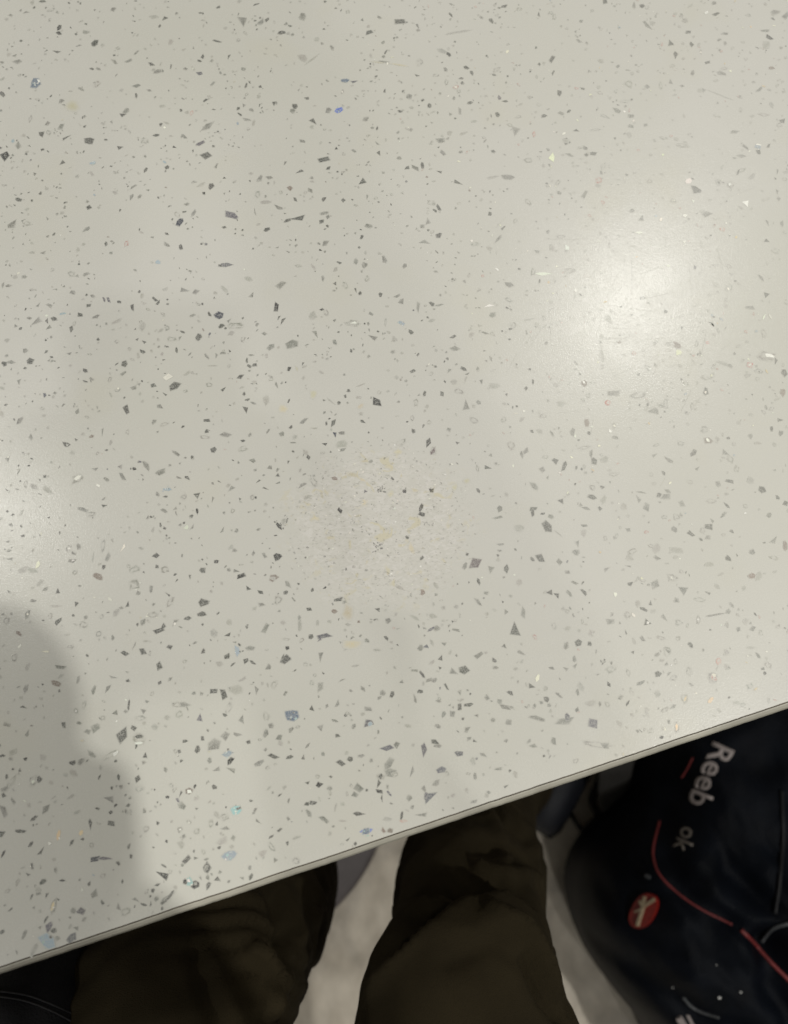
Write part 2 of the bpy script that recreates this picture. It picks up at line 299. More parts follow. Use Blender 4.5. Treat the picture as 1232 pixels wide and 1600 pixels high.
(410, 400): """86,133,46,G,10,.8;67,238,44,K,80,.55;97,303,36,D,60,.3;78,293,24,D,60,.5;425,315,60,L,-5,.5;425,315,34,W,-5,.4;138,415,50,G,10,.95;40,427,36,G,10,.8;540,687,46,K,-20,.8;522,380,36,G,-40,.9
250,365,40,G,-60,.4;340,402,28,G,-60,.6;555,182,28,D;575,18,44,G,-60,.6;362,30,30,D,-15,.5;733,238,60,G,85,.3;797,225,32,D,-70,.8;832,230,34,G,10,.4;635,188,30,G,25,.5;655,212,26,G;655,316,32,b,-30,.6
390,135,40,L,-60,.7;440,158,26,D,-60,.5;460,175,20,D;670,45,26,G;897,380,34,D,15,.5;908,435,46,G,5,.5;1082,275,28,G;1065,236,46,W,0,.45;1155,205,32,L;1158,133,42,G,-20,.6;1103,62,18,W;1180,325,44,L,60,.7
1048,362,40,G,-20,.3;708,540,32,D,0,.5;948,530,30,D;960,705,50,G,-80,.6;845,648,28,D,-60,.6;925,635,44,L,-20,.6;1030,588,26,D,-50,.5;762,645,30,D,80,.4;705,762,28,L,80;470,775,28,D,-15,.5;335,783,34,D,70,.5
342,832,34,N;372,832,26,G;370,882,46,F,0,.7;380,908,24,G;135,803,22,D;92,835,24,G;28,822,30,G,65,.3;148,876,28,G,0,.3;152,850,26,F,85;245,808,34,F,0,.2;218,945,24,D;195,775,38,G,40,.4;655,875,44,L,20,.7
782,878,42,K,70,.45;802,917,38,L,60,.8;802,917,34,M,60,.5;915,876,20,D;710,820,22,D;1170,890,48,L,80,.8;1062,992,38,D,20,.7;1010,997,30,L;1072,935,24,G;395,1035,22,Y;425,1028,64,Y,-10,.4;470,1050,40,Y,-30,.4
480,963,50,Y,0,.3;510,965,22,G;595,988,44,Y,5,.5;640,918,46,Y,0,.6;340,1045,28,R,0,.5;480,1158,42,Y,0,.8;480,1158,36,Y;605,1115,32,Y;605,1115,20,Y;555,1102,50,C;522,1065,24,L,70;482,1105,18,V;668,1105,18,K,60;793,1100,22,K,60
745,1185,44,K,70,.4;365,1192,26,K,-60;905,1085,36,Y,60;960,1055,44,Y;720,1100,44,Y,-20,.5;612,1045,20,D;190,1075,44,G,35,.35;240,1060,46,L,-60,.6;72,1030,22,D;75,1065,22,D;12,1092,34,D,-30,.25;210,1135,42,F,30,.4
1220,930,34,G,90,.5;1220,768,28,F;1090,610,50,F,-10,.5;1195,738,18,W,0,.3;878,538,26,G,50,.4;458,608,40,F,20,.2;320,680,44,F,-40,.15;360,690,18,D;290,675,14,D;405,633,18,D;390,660,18,D;125,680,26,D,70,.3
67,605,30,G,-70,.35;280,547,28,F,-30,.4;20,678,40,F;100,718,50,Y;163,530,34,Y,-70,.3;460,705,34,Y;240,650,44,Y;900,590,30,F,60;1015,688,24,G;955,580,36,F,70,.2;1135,770,30,L;985,368,30,F;1015,1102,24,D
300,265,34,L;580,310,46,L,85,.2;510,270,30,G,-40,.4;240,280,36,F,80;285,105,28,G;340,130,24,D;440,25,30,G,85;480,45,30,G,80;345,62,32,F,60;240,50,36,F,-50,.3;170,45,34,L,0,.4;492,108,34,L,90""",
(820, 400): """555,198,34,D,10,.6;555,198,16,F;445,404,18,R;738,335,14,D;712,415,44,R,-35,.6;682,412,50,F,0,.5;808,415,40,L,70,.4;940,505,66,F,-20,.25;965,515,28,G;1140,470,80,L,-5,.6;1150,466,40,W,-10,.4;1178,495,32,D,80
1135,185,40,D,-10,.7;1062,242,44,G,-10,.4;1110,100,34,G,-60,.4;960,50,28,L;960,150,38,L,70;958,155,14,W;1125,285,30,W,60,.3;1155,285,26,W,-60,.3;1060,510,34,P,0,.8;1060,510,14,W;1100,540,36,L,-20,.6;1100,542,14,D
1222,545,36,D,80,.7;1215,640,40,R,80,.6;850,638,38,D,80,.7;850,640,12,W;850,570,44,L,-10,.5;755,597,30,W,60,.8;758,600,34,L;610,728,50,G,0,.55;663,690,44,L,80,.4;650,705,40,G;535,650,72,L,8,.5;418,645,62,G,5,.5
393,688,34,P,10,.7;282,595,34,R,70,.7;280,592,16,W;172,695,46,F,5,.6;297,655,30,L;225,825,46,G,80,.5;238,845,18,W;130,835,34,G,-60,.4;67,822,30,F;90,750,36,L;293,783,50,R,85,.6;318,802,14,W;303,832,22,D
420,800,34,L,60;422,797,12,W;402,822,18,W;430,853,32,G,-15,.6;848,815,38,L,10,.8;862,866,54,R,-12,.5;862,864,16,W;620,888,32,L;610,938,30,G,10;678,958,44,G,-40,.4;793,926,36,D,60,.8;735,880,42,L,-10,.6
655,1020,28,D,-60,.4;808,1002,34,G,60,.4;945,925,36,G,-30;968,955,30,L,-60;997,1000,36,L,60,.7;1117,1095,34,D,0,.95;965,1060,40,D,0,.5;912,1070,28,G;1060,1052,34,F,60;1063,845,30,G,80;1095,878,30,F,0,.5
1197,770,26,D;1162,810,26,D,80,.5;1135,710,28,G,80,.5;145,962,30,D,-60,.8;187,987,54,D,65,.4;85,1000,28,G;280,900,54,L,10,.3;312,930,40,G,85,.4;325,962,34,D,-20;378,957,38,F,40;422,1025,48,L,10,.4;48,1080,46,G,-40,.45
5,915,30,G;320,1088,28,L;318,1130,36,D,-10,.6;170,1150,28,D;365,1085,18,D;552,1110,48,G,-10,.15;540,1145,36,G,-60,.5;630,1122,26,D;665,1130,40,G,10,.6;672,1105,30,G;740,1162,38,G,-40,.6;778,1060,30,L;878,1150,44,L,0,.5
950,1170,34,D,-50,.4;1190,1135,24,D,80;1225,1160,30,D;100,943,28,L;575,1180,36,G;470,1180,36,F;375,1145,40,F,60;290,1185,40,G,-10,.4;40,1190,38,D;355,1184,20,D;90,82,64,W,0,.25;40,75,44,L;297,95,34,W,0,.7
240,162,20,W;210,68,54,L,15,.5;92,292,26,L;25,297,50,F,10,.15;395,300,44,F,-70,.6;362,375,30,F,70;355,400,20,G;365,460,80,F,92,.18;368,520,24,F;505,85,160,X,86,.02;545,160,60,X,50,.02;425,110,90,X,60,.02
320,245,120,X,55,.02;630,185,140,X,12,.015;1125,365,40,L,85;580,525,40,L,-50;592,528,14,W;40,590,30,D,85,.4;150,605,26,F;8,620,18,D""",
(0, 800): """578,1048,56,D,80,.8;1006,1095,60,G,15,.75;635,343,46,W,0,.85;635,343,54,L,0,.9;712,484,44,S,-5,.6;712,484,50,L,0,.6;583,662,28,S,0,.7;583,662,36,D,0,.7;745,558,60,D,10,.45;765,545,34,D,80;460,305,50,R,-25,.5;180,248,34,S,70,.5
155,275,44,F,-20,.6;105,275,44,F,30,.5;797,420,44,W,60,.45;797,425,50,L,60,.5;790,388,28,D,-40,.3;955,425,44,D,20,.7;948,480,44,D,5,.5;1132,303,42,K,40,.65;1108,278,30,G,-30;950,274,28,D;1016,233,22,K;1160,357,34,D,0,.6
1225,378,30,D;710,363,40,G,88,.5;370,160,36,G,-70,.6;343,228,40,G,0,.5;343,228,14,W;505,218,44,G,80,.5;487,260,22,D;578,170,36,W,65,.35;630,270,44,L,0,.8;775,272,36,L,0,.9;1048,83,44,G,55,.3;755,62,28,D,-80,.4
875,72,22,W,80;905,70,30,G,50,.4;437,213,54,F,88,.12;483,160,60,L,88,.3;323,170,32,L,85;325,172,12,W;45,222,40,G,-5,.4;155,417,36,G,-5,.4;262,442,46,F,0,.2;270,515,38,D,40,.6;235,490,28,L;130,478,44,G,80,.4;130,480,12,W
88,570,34,R,-30,.7;92,632,22,W;65,683,34,W,85,.7;65,683,38,L,85,.7;218,655,30,S,0,.35;30,512,30,L;215,360,28,G,40;272,373,26,D;187,335,34,F;393,530,38,L,-50;463,572,34,L,80;478,490,24,L,80;443,400,20,W,0,.3;518,410,26,W,-40,.4
1068,678,34,D,50,.7;1115,652,48,b,-75,.4;1155,697,28,D;1188,708,30,D,-30,.4;1093,717,28,D,45,.3;1175,640,38,G,0,.5;745,725,38,D,80,.7;675,655,42,D,-40,.6;632,628,32,G,70,.25;797,635,26,D;880,500,32,D,0,.7;820,520,34,G,60;822,526,14,W
955,655,24,D;1072,576,26,D;535,775,32,G,-20;600,795,20,D;750,802,26,D;440,840,42,G,85,.4;367,790,34,G,80,.5;505,832,36,G,60,.4;265,805,54,R,-20,.5;120,830,36,G,70,.6;285,728,40,G,-10,.5;130,727,34,F;605,905,62,D,88,.14;715,853,28,L
1108,832,62,F,0,.6;1003,840,38,D,20,.7;1052,860,44,D,-50,.6;1205,838,40,G,-60,.6;1140,787,40,F,30,.35;1075,920,56,L,70,.5;1057,955,24,D;845,906,86,G,-2,.25;830,906,44,L;842,950,34,L,70;940,970,46,V,88,.45;450,1012,50,G,30,.7;412,1032,32,G
658,970,46,L,0,.5;628,1018,28,D;652,1068,60,L,0,.85;652,1055,40,D,0,.5;652,1085,30,W,0,.4;525,1140,84,L,28,.25;545,1133,26,W;685,1143,26,D,50;868,1077,26,D;930,1115,28,D;1070,1137,50,b,20,.6;1082,1172,40,K,45,.6;432,1140,50,G,-45,.4
395,908,38,L,80;357,935,24,L;357,935,10,W;300,1000,26,D;370,990,26,G,-20;30,1000,36,G,0,.6;110,918,30,D,0,.5;127,1040,32,G,80,.4;12,1145,26,D;120,1160,18,K;60,1130,36,F;340,1180,36,D,10,.6;380,1170,30,G;545,943,30,G;1058,1050,36,G,70;1115,1045,46,G,-10,.4
1215,1180,40,G,30;985,1168,28,G;785,968,26,F;530,590,26,G,-70;868,702,24,L;600,435,24,D,60;570,450,24,G;545,472,34,F,60;640,1100,30,D,80,.3""",
(410, 800): """88,58,50,C;80,68,40,K,-50,.4;112,48,30,D,50,.3;100,45,30,F;75,210,38,K,0,.95;63,110,20,K,0,.4;52,310,44,R,20,.7;50,312,26,F;12,205,40,G,-55,.35;540,168,58,C;753,12,36,K,-10,.6;680,120,18,D;752,217,22,D;1003,245,54,M,60,.75
952,253,36,G,70,.5;1075,265,34,G,80,.7;1147,265,36,D,80,.7;962,198,20,D;355,412,38,D,15,.7;120,342,38,G,-45,.5;235,366,22,D,70;294,356,18,K;148,412,26,G,-50,.4;220,457,26,D,0,.5;338,467,26,R,-30,.8;542,460,30,D,0,.6;755,377,28,R
640,355,44,F,-15,.4;815,345,34,F,-60,.6;1015,327,28,D,-70,.5;1053,380,22,G;1110,25,40,G,10,.3;1208,75,44,F,0,.6;1122,152,32,G,0,.3;1185,557,64,D,-60,.7;1148,468,38,G,85,.5;1225,470,54,G,85,.4;1012,420,44,G,-60,.35;12,548,44,G,60,.5
178,535,60,F,88,.3;230,587,26,D;290,580,70,V,-5,.4;270,600,34,V,60,.3;583,592,28,D,-40,.5;110,690,54,D,20,.6;98,680,44,D,88,.2;118,640,24,K;272,677,50,G,80,.5;492,602,26,G;715,497,40,F,-30,.4;820,547,36,G,-20,.6;795,550,40,V,30,.3
910,555,34,G,0,.5;735,537,18,D;592,510,28,G;402,530,30,F,-10,.4;745,638,36,G,80,.7;775,632,30,V;795,612,30,F,-70,.4;838,690,32,D,50,.5;860,620,28,G;883,660,24,F;948,745,48,D,-10,.8;900,752,38,G,-50,.7;1020,672,40,G,30,.5
750,762,42,D,-60,.35;785,788,36,G,20,.4;718,745,28,G;1095,732,30,G,0,.6;1135,628,22,D;1090,697,24,D;655,802,30,G,70,.5;272,818,44,G,85,.6;608,858,30,D,70,.6;567,852,28,G;550,872,22,G;742,845,26,D,-10,.6;718,880,38,G,-80,.35
1165,850,32,D,-35,.5;1055,873,26,G;970,907,38,D,-5,.5;927,850,28,G;865,820,28,D,-60,.4;1140,917,44,G,-10,.5;1115,892,26,G;138,956,60,B,-5,.75;232,932,40,D,-80,.6;505,995,42,V,20,.8;505,995,20,b;268,1020,48,G,25,.6;495,928,34,G,0,.6
342,980,34,G,-20,.4;352,902,28,G,80;30,730,26,G;80,1058,34,G,60;48,1147,48,D,5,.55;130,1152,38,D,20,.5;190,1158,26,D,85,.5;353,1050,24,D;585,1107,62,V,8,.4;632,1095,28,G,30;757,1115,52,V,-78,.4;825,1098,40,G,-5,.4;812,1078,34,D,-15
925,1132,36,V,0,.7;1035,1140,32,G,-20,.5;995,1078,24,D;970,1065,24,G;962,1022,26,G;852,950,28,G;895,948,26,G;825,1007,28,G;685,1005,34,F,-20,.4;415,1160,30,D;466,1145,34,G,10,.5;372,1178,36,D,-15,.6;595,1185,50,G,60,.7;512,1167,24,G
430,1008,28,G,40;135,1025,28,G,60;18,1038,34,G,80;18,962,50,L,-65,.5;42,1003,28,G;110,850,24,G;440,722,34,F,8,.25;540,648,34,F,0,.25;378,788,34,G,30,.2;400,470,90,Y;420,620,90,Y,0,.5;700,170,60,Y;320,122,56,Y,0,.3;250,30,50,Y,0,.4;75,415,40,L
475,830,24,G;415,840,22,G;305,912,24,G,80;1160,990,28,G;1145,1075,26,G;1215,660,36,G,-30,.4;215,1095,34,G,50,.3;285,1138,28,G;1085,978,22,G;1010,957,22,G;110,598,44,L,0,.3;185,603,26,L;1205,330,28,F,50;260,520,28,F,80;95,520,24,F""",
(820, 800): """110,72,64,D,-60,.6;155,98,50,F,-40,.15;250,145,46,G,-60,.5;245,192,34,G;75,218,50,D,5,.7;38,222,24,D;162,235,36,G,-60,.6;203,283,32,G,0,.6;237,333,30,G,-30,.5;212,383,40,G,-50,.4;280,377,36,D,-60,.5;127,375,44,D,0,.5;150,393,24,K
88,8,24,D;40,5,36,D;868,70,44,D,-15,.6;838,88,30,L;782,102,36,D,-30,.6;620,170,46,F,80,.8;712,180,60,F,0,.5;625,217,28,G;508,185,38,L,0,.8;958,220,36,D,-40,.7;1070,300,34,R,0,.6;1098,303,40,F;692,310,50,L,5,.7;692,310,14,W
752,370,54,G,-5,.6;825,412,44,L,-5,.5;895,483,100,G,9,.1;958,468,26,G,-70;870,247,38,F,15,.5;385,268,38,G,35,.4;497,335,28,D;615,340,40,G,30;560,457,38,D,-30,.5;592,430,22,D;653,493,40,G,-60,.45;580,520,34,D,0,.9;580,520,12,W
485,482,34,L,-60;400,515,46,G,0,.5;725,518,34,L;817,505,34,L,80;817,505,12,W;640,592,46,L,-10,.4;670,655,54,L,85,.6;670,650,30,G;257,615,36,D,-10,.9;307,618,22,D;195,630,40,G,80,.6;235,690,28,G,85;238,720,26,G;130,733,28,G,0
195,738,30,G,0,.5;405,740,54,L,-5,.7;630,762,34,D,-20,.8;545,803,50,G,22,.3;488,755,34,L;710,703,30,L,80;772,748,44,L,80;700,780,34,L;890,778,54,L,80,.9;890,778,30,P;890,765,18,W;912,700,40,P;752,878,42,L,60,.7;755,878,24,O,60,.4
715,1012,44,L,85,.5;715,1012,32,O,85,.3;157,858,40,G,-40,.3;265,820,50,F,-70,.4;250,848,28,G;38,818,30,D,80;100,830,26,F;105,880,26,D,-70;60,968,76,G,-18,.3;185,985,80,G,10,.4;200,962,34,V;328,995,54,V,0,.85;312,898,44,F;390,905,30,L
355,900,28,G,85,.5;485,897,28,D,60,.35;453,873,28,G;658,932,46,L,30,.4;138,1078,42,G,-75,.5;340,1095,130,L,-8,.2;385,1100,50,G,-10,.5;40,1100,40,G,0,.4;20,1078,28,G;783,812,24,G;625,855,26,F,80;545,912,16,W;808,850,16,W;595,1028,26,L
1172,130,44,G,30,.5;1172,215,50,L,-5,.4;885,42,24,G;860,122,26,G;830,130,22,D;935,15,40,G,50,.4;658,25,28,L;712,25,32,L;1225,160,44,R,85,.4;1065,638,38,F,0,.25;1145,720,34,L;1060,820,40,L;1190,540,26,L;1070,548,26,G;1005,550,26,G
950,530,28,F;1110,570,26,L;1030,358,28,F;905,350,26,F;1150,15,28,G;1070,190,30,G,-15;490,255,30,G,-10,.4;280,65,32,G,0,.4;280,98,30,F;490,83,24,G;705,83,26,G,-30;125,22,24,G;205,545,30,F,20;515,607,28,F,-70;558,600,30,G,-50;720,595,28,L;50,588,24,P""",
(0, 1200): """768,502,50,K,-35,.65;970,470,44,D,-60,.9;970,470,26,G;855,182,38,G,0,.95;890,535,42,T,70,.7;888,530,18,W;870,535,20,K;1108,200,44,T,60,.9;1122,190,18,D;1108,205,14,W;1080,408,66,b,15,.6;1045,345,48,F,30,.6;1030,375,18,K
878,430,38,D,50,.6;920,424,28,D,10,.35;970,430,30,G,20,.4;978,555,38,D,75,.5;1018,522,28,D;1180,512,30,D,60,.5;942,518,18,G;790,612,84,L,42,.3;775,625,44,D,40,.3;800,598,44,D,60,.3;720,575,22,D;740,550,24,D;825,562,26,F;800,488,22,L
275,318,40,O,85,.5;278,330,14,W;380,305,28,O,85,.7;388,335,20,D;145,358,30,D;445,430,38,N,0,.8;490,425,60,V,0,.18;190,395,50,D,55,.25;14,403,36,K,70,.35;93,298,50,D,-3,.3;158,237,32,D,30,.5;215,188,46,G,85,.7;425,262,42,D,-82,.4
520,263,34,D,0,.7;508,148,40,G,-5,.8;545,175,22,K;458,192,22,D;520,208,18,K;467,45,24,D,75,.4;557,45,32,D,-80,.4;648,48,30,D,80,.7;655,100,38,L,10,.6;185,52,36,D,-50,.7;155,60,60,L,80,.5;155,65,14,W;50,70,66,L,60,.4;30,40,24,D;18,205,50,G,-50,.5
18,130,24,D;60,155,30,G,-60,.4;8,310,30,D;135,502,22,D;150,462,18,W;150,462,26,D;200,537,40,D,25,.5;260,478,26,G;292,528,24,K,-15,.5;150,603,24,D,70,.5;50,665,26,D,40,.3;80,540,42,F,80,.4;250,648,60,L,80,.45;248,650,36,O,80,.3;250,655,12,W
380,675,44,V,-10,.8;345,670,26,G;395,710,22,G;232,745,44,V,70,.7;250,765,26,D;218,710,34,D,65,.3;222,815,74,b,-35,.65;222,815,70,V,-35,.5;162,853,52,F,70,.45;340,798,42,V,30,.8;358,750,32,G,-20,.5;115,780,40,G,70,.35;445,590,34,G,0,.9
480,632,24,D,-60;595,672,50,L,35,.6;557,660,34,G,-70,.5;637,620,30,G,-30,.5;675,643,30,D,-10,.4;708,640,18,D;633,652,14,K;420,545,22,D,85;386,572,18,W;575,535,22,D,80,.4;785,137,20,K;915,87,20,K;1008,90,30,D;888,110,34,R,0,.8;888,110,22,W
848,122,26,D,80,.5;845,290,26,L;845,290,12,W;888,255,24,L;888,257,10,W;925,298,26,L,80;990,260,44,L,85,.5;1020,263,22,D;782,347,14,K;742,260,20,D;605,368,24,G;1195,205,34,G,60,.3;1210,250,34,G,-45,.3;1175,470,20,G;1075,535,18,G;1180,155,18,D
1090,12,44,G,-20,.4;1018,10,30,G;780,10,26,G;345,25,34,F;335,135,34,F,30,.4;360,208,34,F,20,.4;10,770,30,D;35,578,26,L;605,72,10,D;1058,285,34,G,0,.4;555,447,22,D;615,415,18,D;430,362,24,L;235,355,16,W;115,155,14,W""",
(410, 1200): """267,80,36,K,25,.6;548,108,28,K,-20,.6;548,72,36,D,85,.4;213,168,28,D;240,165,34,D,0,.5;450,90,38,G,-40,.8;450,215,56,D,-3,.25;490,298,52,U,10,.4;487,300,40,B,10,.6;402,335,22,D,50;45,322,26,D,40,.4;45,370,44,L,-50,.5;118,352,18,D
160,440,36,L,0,.8;57,437,24,G;220,215,38,G,-60,.5;292,243,44,G,-30,.5;378,250,30,F,0,.3;590,240,38,F,0,.5;655,225,34,D,80,.3;748,222,58,G,8,.35;790,140,66,V,20,.6;770,135,34,V,80,.4;815,75,40,G,40,.5;1145,85,28,D,50,.4;993,160,28,G
1190,30,36,F,-70,.5;1000,40,34,G,85,.4;840,12,46,V;870,25,24,L;700,20,44,G,80,.5;605,25,66,G,-10,.6;625,30,34,L;665,250,36,P,0,.3;570,295,26,R;603,295,26,R,-20;562,148,30,D,80,.4;597,120,30,V,-50,.4;692,143,30,G;432,125,28,G,-20
82,128,24,D,40,.4;210,72,22,D;260,42,22,L;322,42,16,D;32,95,26,F,40,.4;345,185,34,F,80,.2;80,292,22,D;105,92,24,F;10,500,36,G,0,.5;900,190,18,G;1065,115,16,G;125,152,26,G,80,.3;320,310,20,F;1055,130,20,F""",
}
def build_top():
    bm = bmesh.new()
    tint = bm.verts.layers.float_color.new('tint')
    Zero = (0.5, 0.5, 0.5, 0)
    def P(s, o, z): return mid + e * s + n_out * o + Vector((0, 0, z))
    # profile from the middle of the top over the edge: (outward, down, material after)
    prof = [(-DEPTH, 0), (-0.0003, 0), (0.0003, -0.0003), (0.0009, -0.0003), (0.0023, -0.0012), (0.0032, -0.0034), (0.0034, -THICK + 0.002), (0.0026, -THICK)]
    mats = [0, 1, 2, 2, 2, 2, 2]
    ss = [-HALF + 2 * HALF * i / 560 for i in range(561)]
    rows = []
    for s in ss:
        wv = 0.00022 * noise.noise(Vector((s * 40, 3.1, 0))) + 0.00014 * noise.noise(Vector((s * 240, 9.1, 0))) + 0.0014 * min(0, noise.noise(Vector((s * 150, 1.1, 4))) + 0.62)
        rows.append([bm.verts.new(P(s, o + (wv if 0 < i else 0), z)) for i, (o, z) in enumerate(prof)])
    for a, c in zip(rows, rows[1:]):
        for i in range(len(prof) - 1):
            f = bm.faces.new((a[i], a[i + 1], c[i + 1], c[i])); f.material_index = mats[i]
    # back, sides, underside
    lo = [P(-HALF, -DEPTH, -THICK), P(HALF, -DEPTH, -THICK)]
    bl, br = bm.verts.new(lo[0]), bm.verts.new(lo[1])
    f = bm.faces.new([r[-1] for r in rows] + [br, bl]); f.material_index = 3
    f = bm.faces.new([r[0] for r in reversed(rows)] + [bl, br]); f.material_index = 2
    f = bm.faces.new([v for v in rows[0]] + [bl]); f.material_index = 2
    f = bm.faces.new([v for v in reversed(rows[-1])] + [br]); f.material_index = 2
    for v in bm.verts: v[tint] = Zero
    bmesh.ops.recalc_face_normals(bm, faces=bm.faces)
    rng = random.Random(11)
    lvl = [0]
    def pale(u, v):   # glare on the right painted in
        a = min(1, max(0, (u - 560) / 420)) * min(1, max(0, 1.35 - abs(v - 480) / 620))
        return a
    def inside(p, m=0.0012):
        d = p - mid; return d.dot(n_out) < -m and abs(d.dot(e)) < HALF and d.dot(n_out) > -DEPTH
    def chip(p, length, kind, ang=None, slim=None, soft=1.0):
        """an irregular flake lying in the surface"""
        if not inside(p, 0.0006 + length * 0.3): return
        uu, vv = pix(p)
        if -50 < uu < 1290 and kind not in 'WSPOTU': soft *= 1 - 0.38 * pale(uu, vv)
        col, c0, c1, c2 = KINDS[kind]
        if ang is None: ang = rng.uniform(0, 180)
        if slim is None: slim = rng.uniform(0.5, 0.95)
        n = rng.choice((3, 4, 4, 5, 5, 6)) if kind in 'KDNVMWSG' else rng.randint(5, 8)
        if slim < 0.2: n = 6
        if kind in 'YLP': n = 9
        a0 = rng.uniform(0, 6.28)
        ca, sa = math.cos(R(ang)), math.sin(R(ang))
        lvl[0] += 1
        z = TABLE_Z + 0.00006 + (lvl[0] % 60) * 0.0000012
        j = rng.uniform(0.85, 1.15)
        col = [min(1, c * j * rng.uniform(0.95, 1.05)) for c in col]
        ring = []
        for k in range(n):
            t = a0 + 2 * math.pi * (k + rng.uniform(-0.28, 0.28)) / n
            r = rng.uniform(0.70, 1.25) * (1.12 if n < 5 else 1) if kind not in 'YLP' else rng.uniform(0.62, 1.15)
            ring.append((math.cos(t) * r * length / 2, math.sin(t) * r * length / 2 * slim))
        def V(q, f, al):
            x, y = q[0] * f, q[1] * f
            v = bm.verts.new((p.x + x * ca - y * sa, p.y + x * sa + y * ca, z)); v[tint] = (*col, al * soft); return v
        c = V((0, 0), 1, c0 * rng.uniform(0.85, 1)); inner = []; outer = []
        fi = 0.86 if length > 0.003 else 0.75
        if kind in 'YL': fi = 0.6
        if kind in 'LP':
            mid_ = [V(q, 0.5, c0 + rng.choice((0, 0, 0.1, 0.5))) for q in ring]; fi = 0.8
        for q in ring:
            inner.append(V(q, fi, c1 * (rng.choice((0.15, 0.5, 0.9, 1.3, 1.5)) if kind in 'LP' else rng.uniform(0.45, 1.15) if kind in 'GF' else 1))); outer.append(V(q, 1.12, c2 * 0.3))
        for k in range(n):
            l = (k + 1) % n
            fs = []
            if kind in 'LP':
                fs.append(bm.faces.new((c, mid_[k], mid_[l]))); fs.append(bm.faces.new((mid_[k], inner[k], inner[l], mid_[l])))
            else: fs.append(bm.faces.new((c, inner[k], inner[l])))
            fs.append(bm.faces.new((inner[k], outer[k], outer[l], inner[l])))
            for f in fs: f.material_index = 0
    known = {}
    def key(p): return (int(p.x / 0.004), int(p.y / 0.004))
    for (ox, oy), txt in FIELDS.items():
        for item in txt.replace('\n', ';').split(';'):
            q = item.split(',')
            if len(q) < 4: continue
            u, v, L = ox + float(q[0]) / 3.005, oy + float(q[1]) / 3.005, float(q[2]) / 3.005
            if q[3] == 'C':
                for _ in range(16):
                    cu_, cv_ = u + rng.gauss(0, L * 0.26), v + rng.gauss(0, L * 0.2)
                    chip(at(cu_, cv_), 0.0006 + 0.0007 * rng.random(), 'K', None, None, 0.8)
                continue
            p = at(u, v); mm = (at(u + 5, v) - p).length / 5
            fy = (at(u, v - 5) - p).length / 5 / mm
            k = q[3]
            a = float(q[4]) if len(q) > 4 else None
            sl = float(q[5]) if len(q) > 5 else None
            if a is not None: a = math.degrees(math.atan2(math.sin(R(a)) * fy, math.cos(R(a))))
            chip(p, L * mm * 1.12, k, a, sl)
            known.setdefault(key(p), []).append(p)
            if k in 'BTUb' and L > 9:            # glittering grains inside the coloured flakes
                for _ in range(6):
                    g = p + Vector((rng.gauss(0, 1), rng.gauss(0, 1), 0)) * L * mm * 0.22
                    chip(g, L * mm * rng.uniform(0.12, 0.24), rng.choice('WbKT'), None, None, 0.8)
    # the countless small grains in between, clustered like the real ones
    gen = 0; tries = 0
    while gen < 11500 and tries < 110000:
        tries += 1
        s = rng.uniform(-HALF, HALF); o = -rng.uniform(0.0, 0.62)
        p = mid + e * s + n_out * o
        u, v = pix(p)
        seen = -60 < u < 1300 and -60 < v < 1600
        if not seen and rng.random() < 0.45: continue
        cl = noise.noise(Vector((p.x * 75, p.y * 75, 0.3))) + 0.6 * noise.noise(Vector((p.x * 24, p.y * 24, 4.3)))
        if rng.random() > 0.50 + 0.75 * cl: continue
        dp = ((u - 592) / 145) ** 2 + ((v - 822) / 130) ** 2
        if dp < 1: 
            if rng.random() < 0.55: continue
        if ((u - 985) / 110) ** 2 + ((v - 470) / 130) ** 2 < 1 and rng.random() < 0.6: continue  # lamp glare put into the pattern: fewer grains under its reflection
        k0 = key(p); near = False
        for i in (-1, 0, 1):
            for j in (-1, 0, 1):
                for q in known.get((k0[0] + i, k0[1] + j), ()):
                    if (q - p).length < 0.0028: near = True
        if near: continue
        L = 0.00075 + min(0.0032, rng.lognormvariate(0, 0.55) * 0.00092)
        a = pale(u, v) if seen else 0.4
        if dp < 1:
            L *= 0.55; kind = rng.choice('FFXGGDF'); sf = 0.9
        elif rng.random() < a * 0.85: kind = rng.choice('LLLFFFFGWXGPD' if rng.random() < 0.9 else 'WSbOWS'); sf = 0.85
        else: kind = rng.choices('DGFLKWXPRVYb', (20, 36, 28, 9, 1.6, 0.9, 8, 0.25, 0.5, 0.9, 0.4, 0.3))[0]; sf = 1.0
        if seen and u > 700 and v > 1000 and kind == 'D' and rng.random() < 0.5: kind = 'F'
        if kind == 'L': L *= 1.35
        if kind == 'W': L *= 0.7
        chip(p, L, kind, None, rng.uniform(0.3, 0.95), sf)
        gen += 1
    # fine scratches in the polish
    for _ in range(70):
        c = at(rng.gauss(1000, 90), rng.gauss(500, 90))
        chip(c, rng.uniform(0.003, 0.018), 'X', rng.choice((80, 50, 60, 10, 35)) + rng.gauss(0, 14), 0.02, 0.35)
    # crumbs and pits of the filled patch
    for _ in range(620):
        t = rng.uniform(0, 6.28); rr = math.sqrt(rng.random())
        c = at(596 + 150 * rr * math.cos(t), 822 + 132 * rr * math.sin(t))
        chip(c, rng.uniform(0.0004, 0.0017), rng.choice('FFFXXGGGDYWWX'), rng.gauss(10, 40), rng.uniform(0.2, 0.8), 0.75)
    print('CHIPS', gen, lvl[0])
    return bm_mesh('tabletop', bm)
top = place('tabletop', build_top(), table, [TOPM, SEAM, BAND, UNDER], False)

METAL = simple('grey_powder_coat', (0.105, 0.092, 0.092), 0.5, 0.1, 60, 0.1, 500)
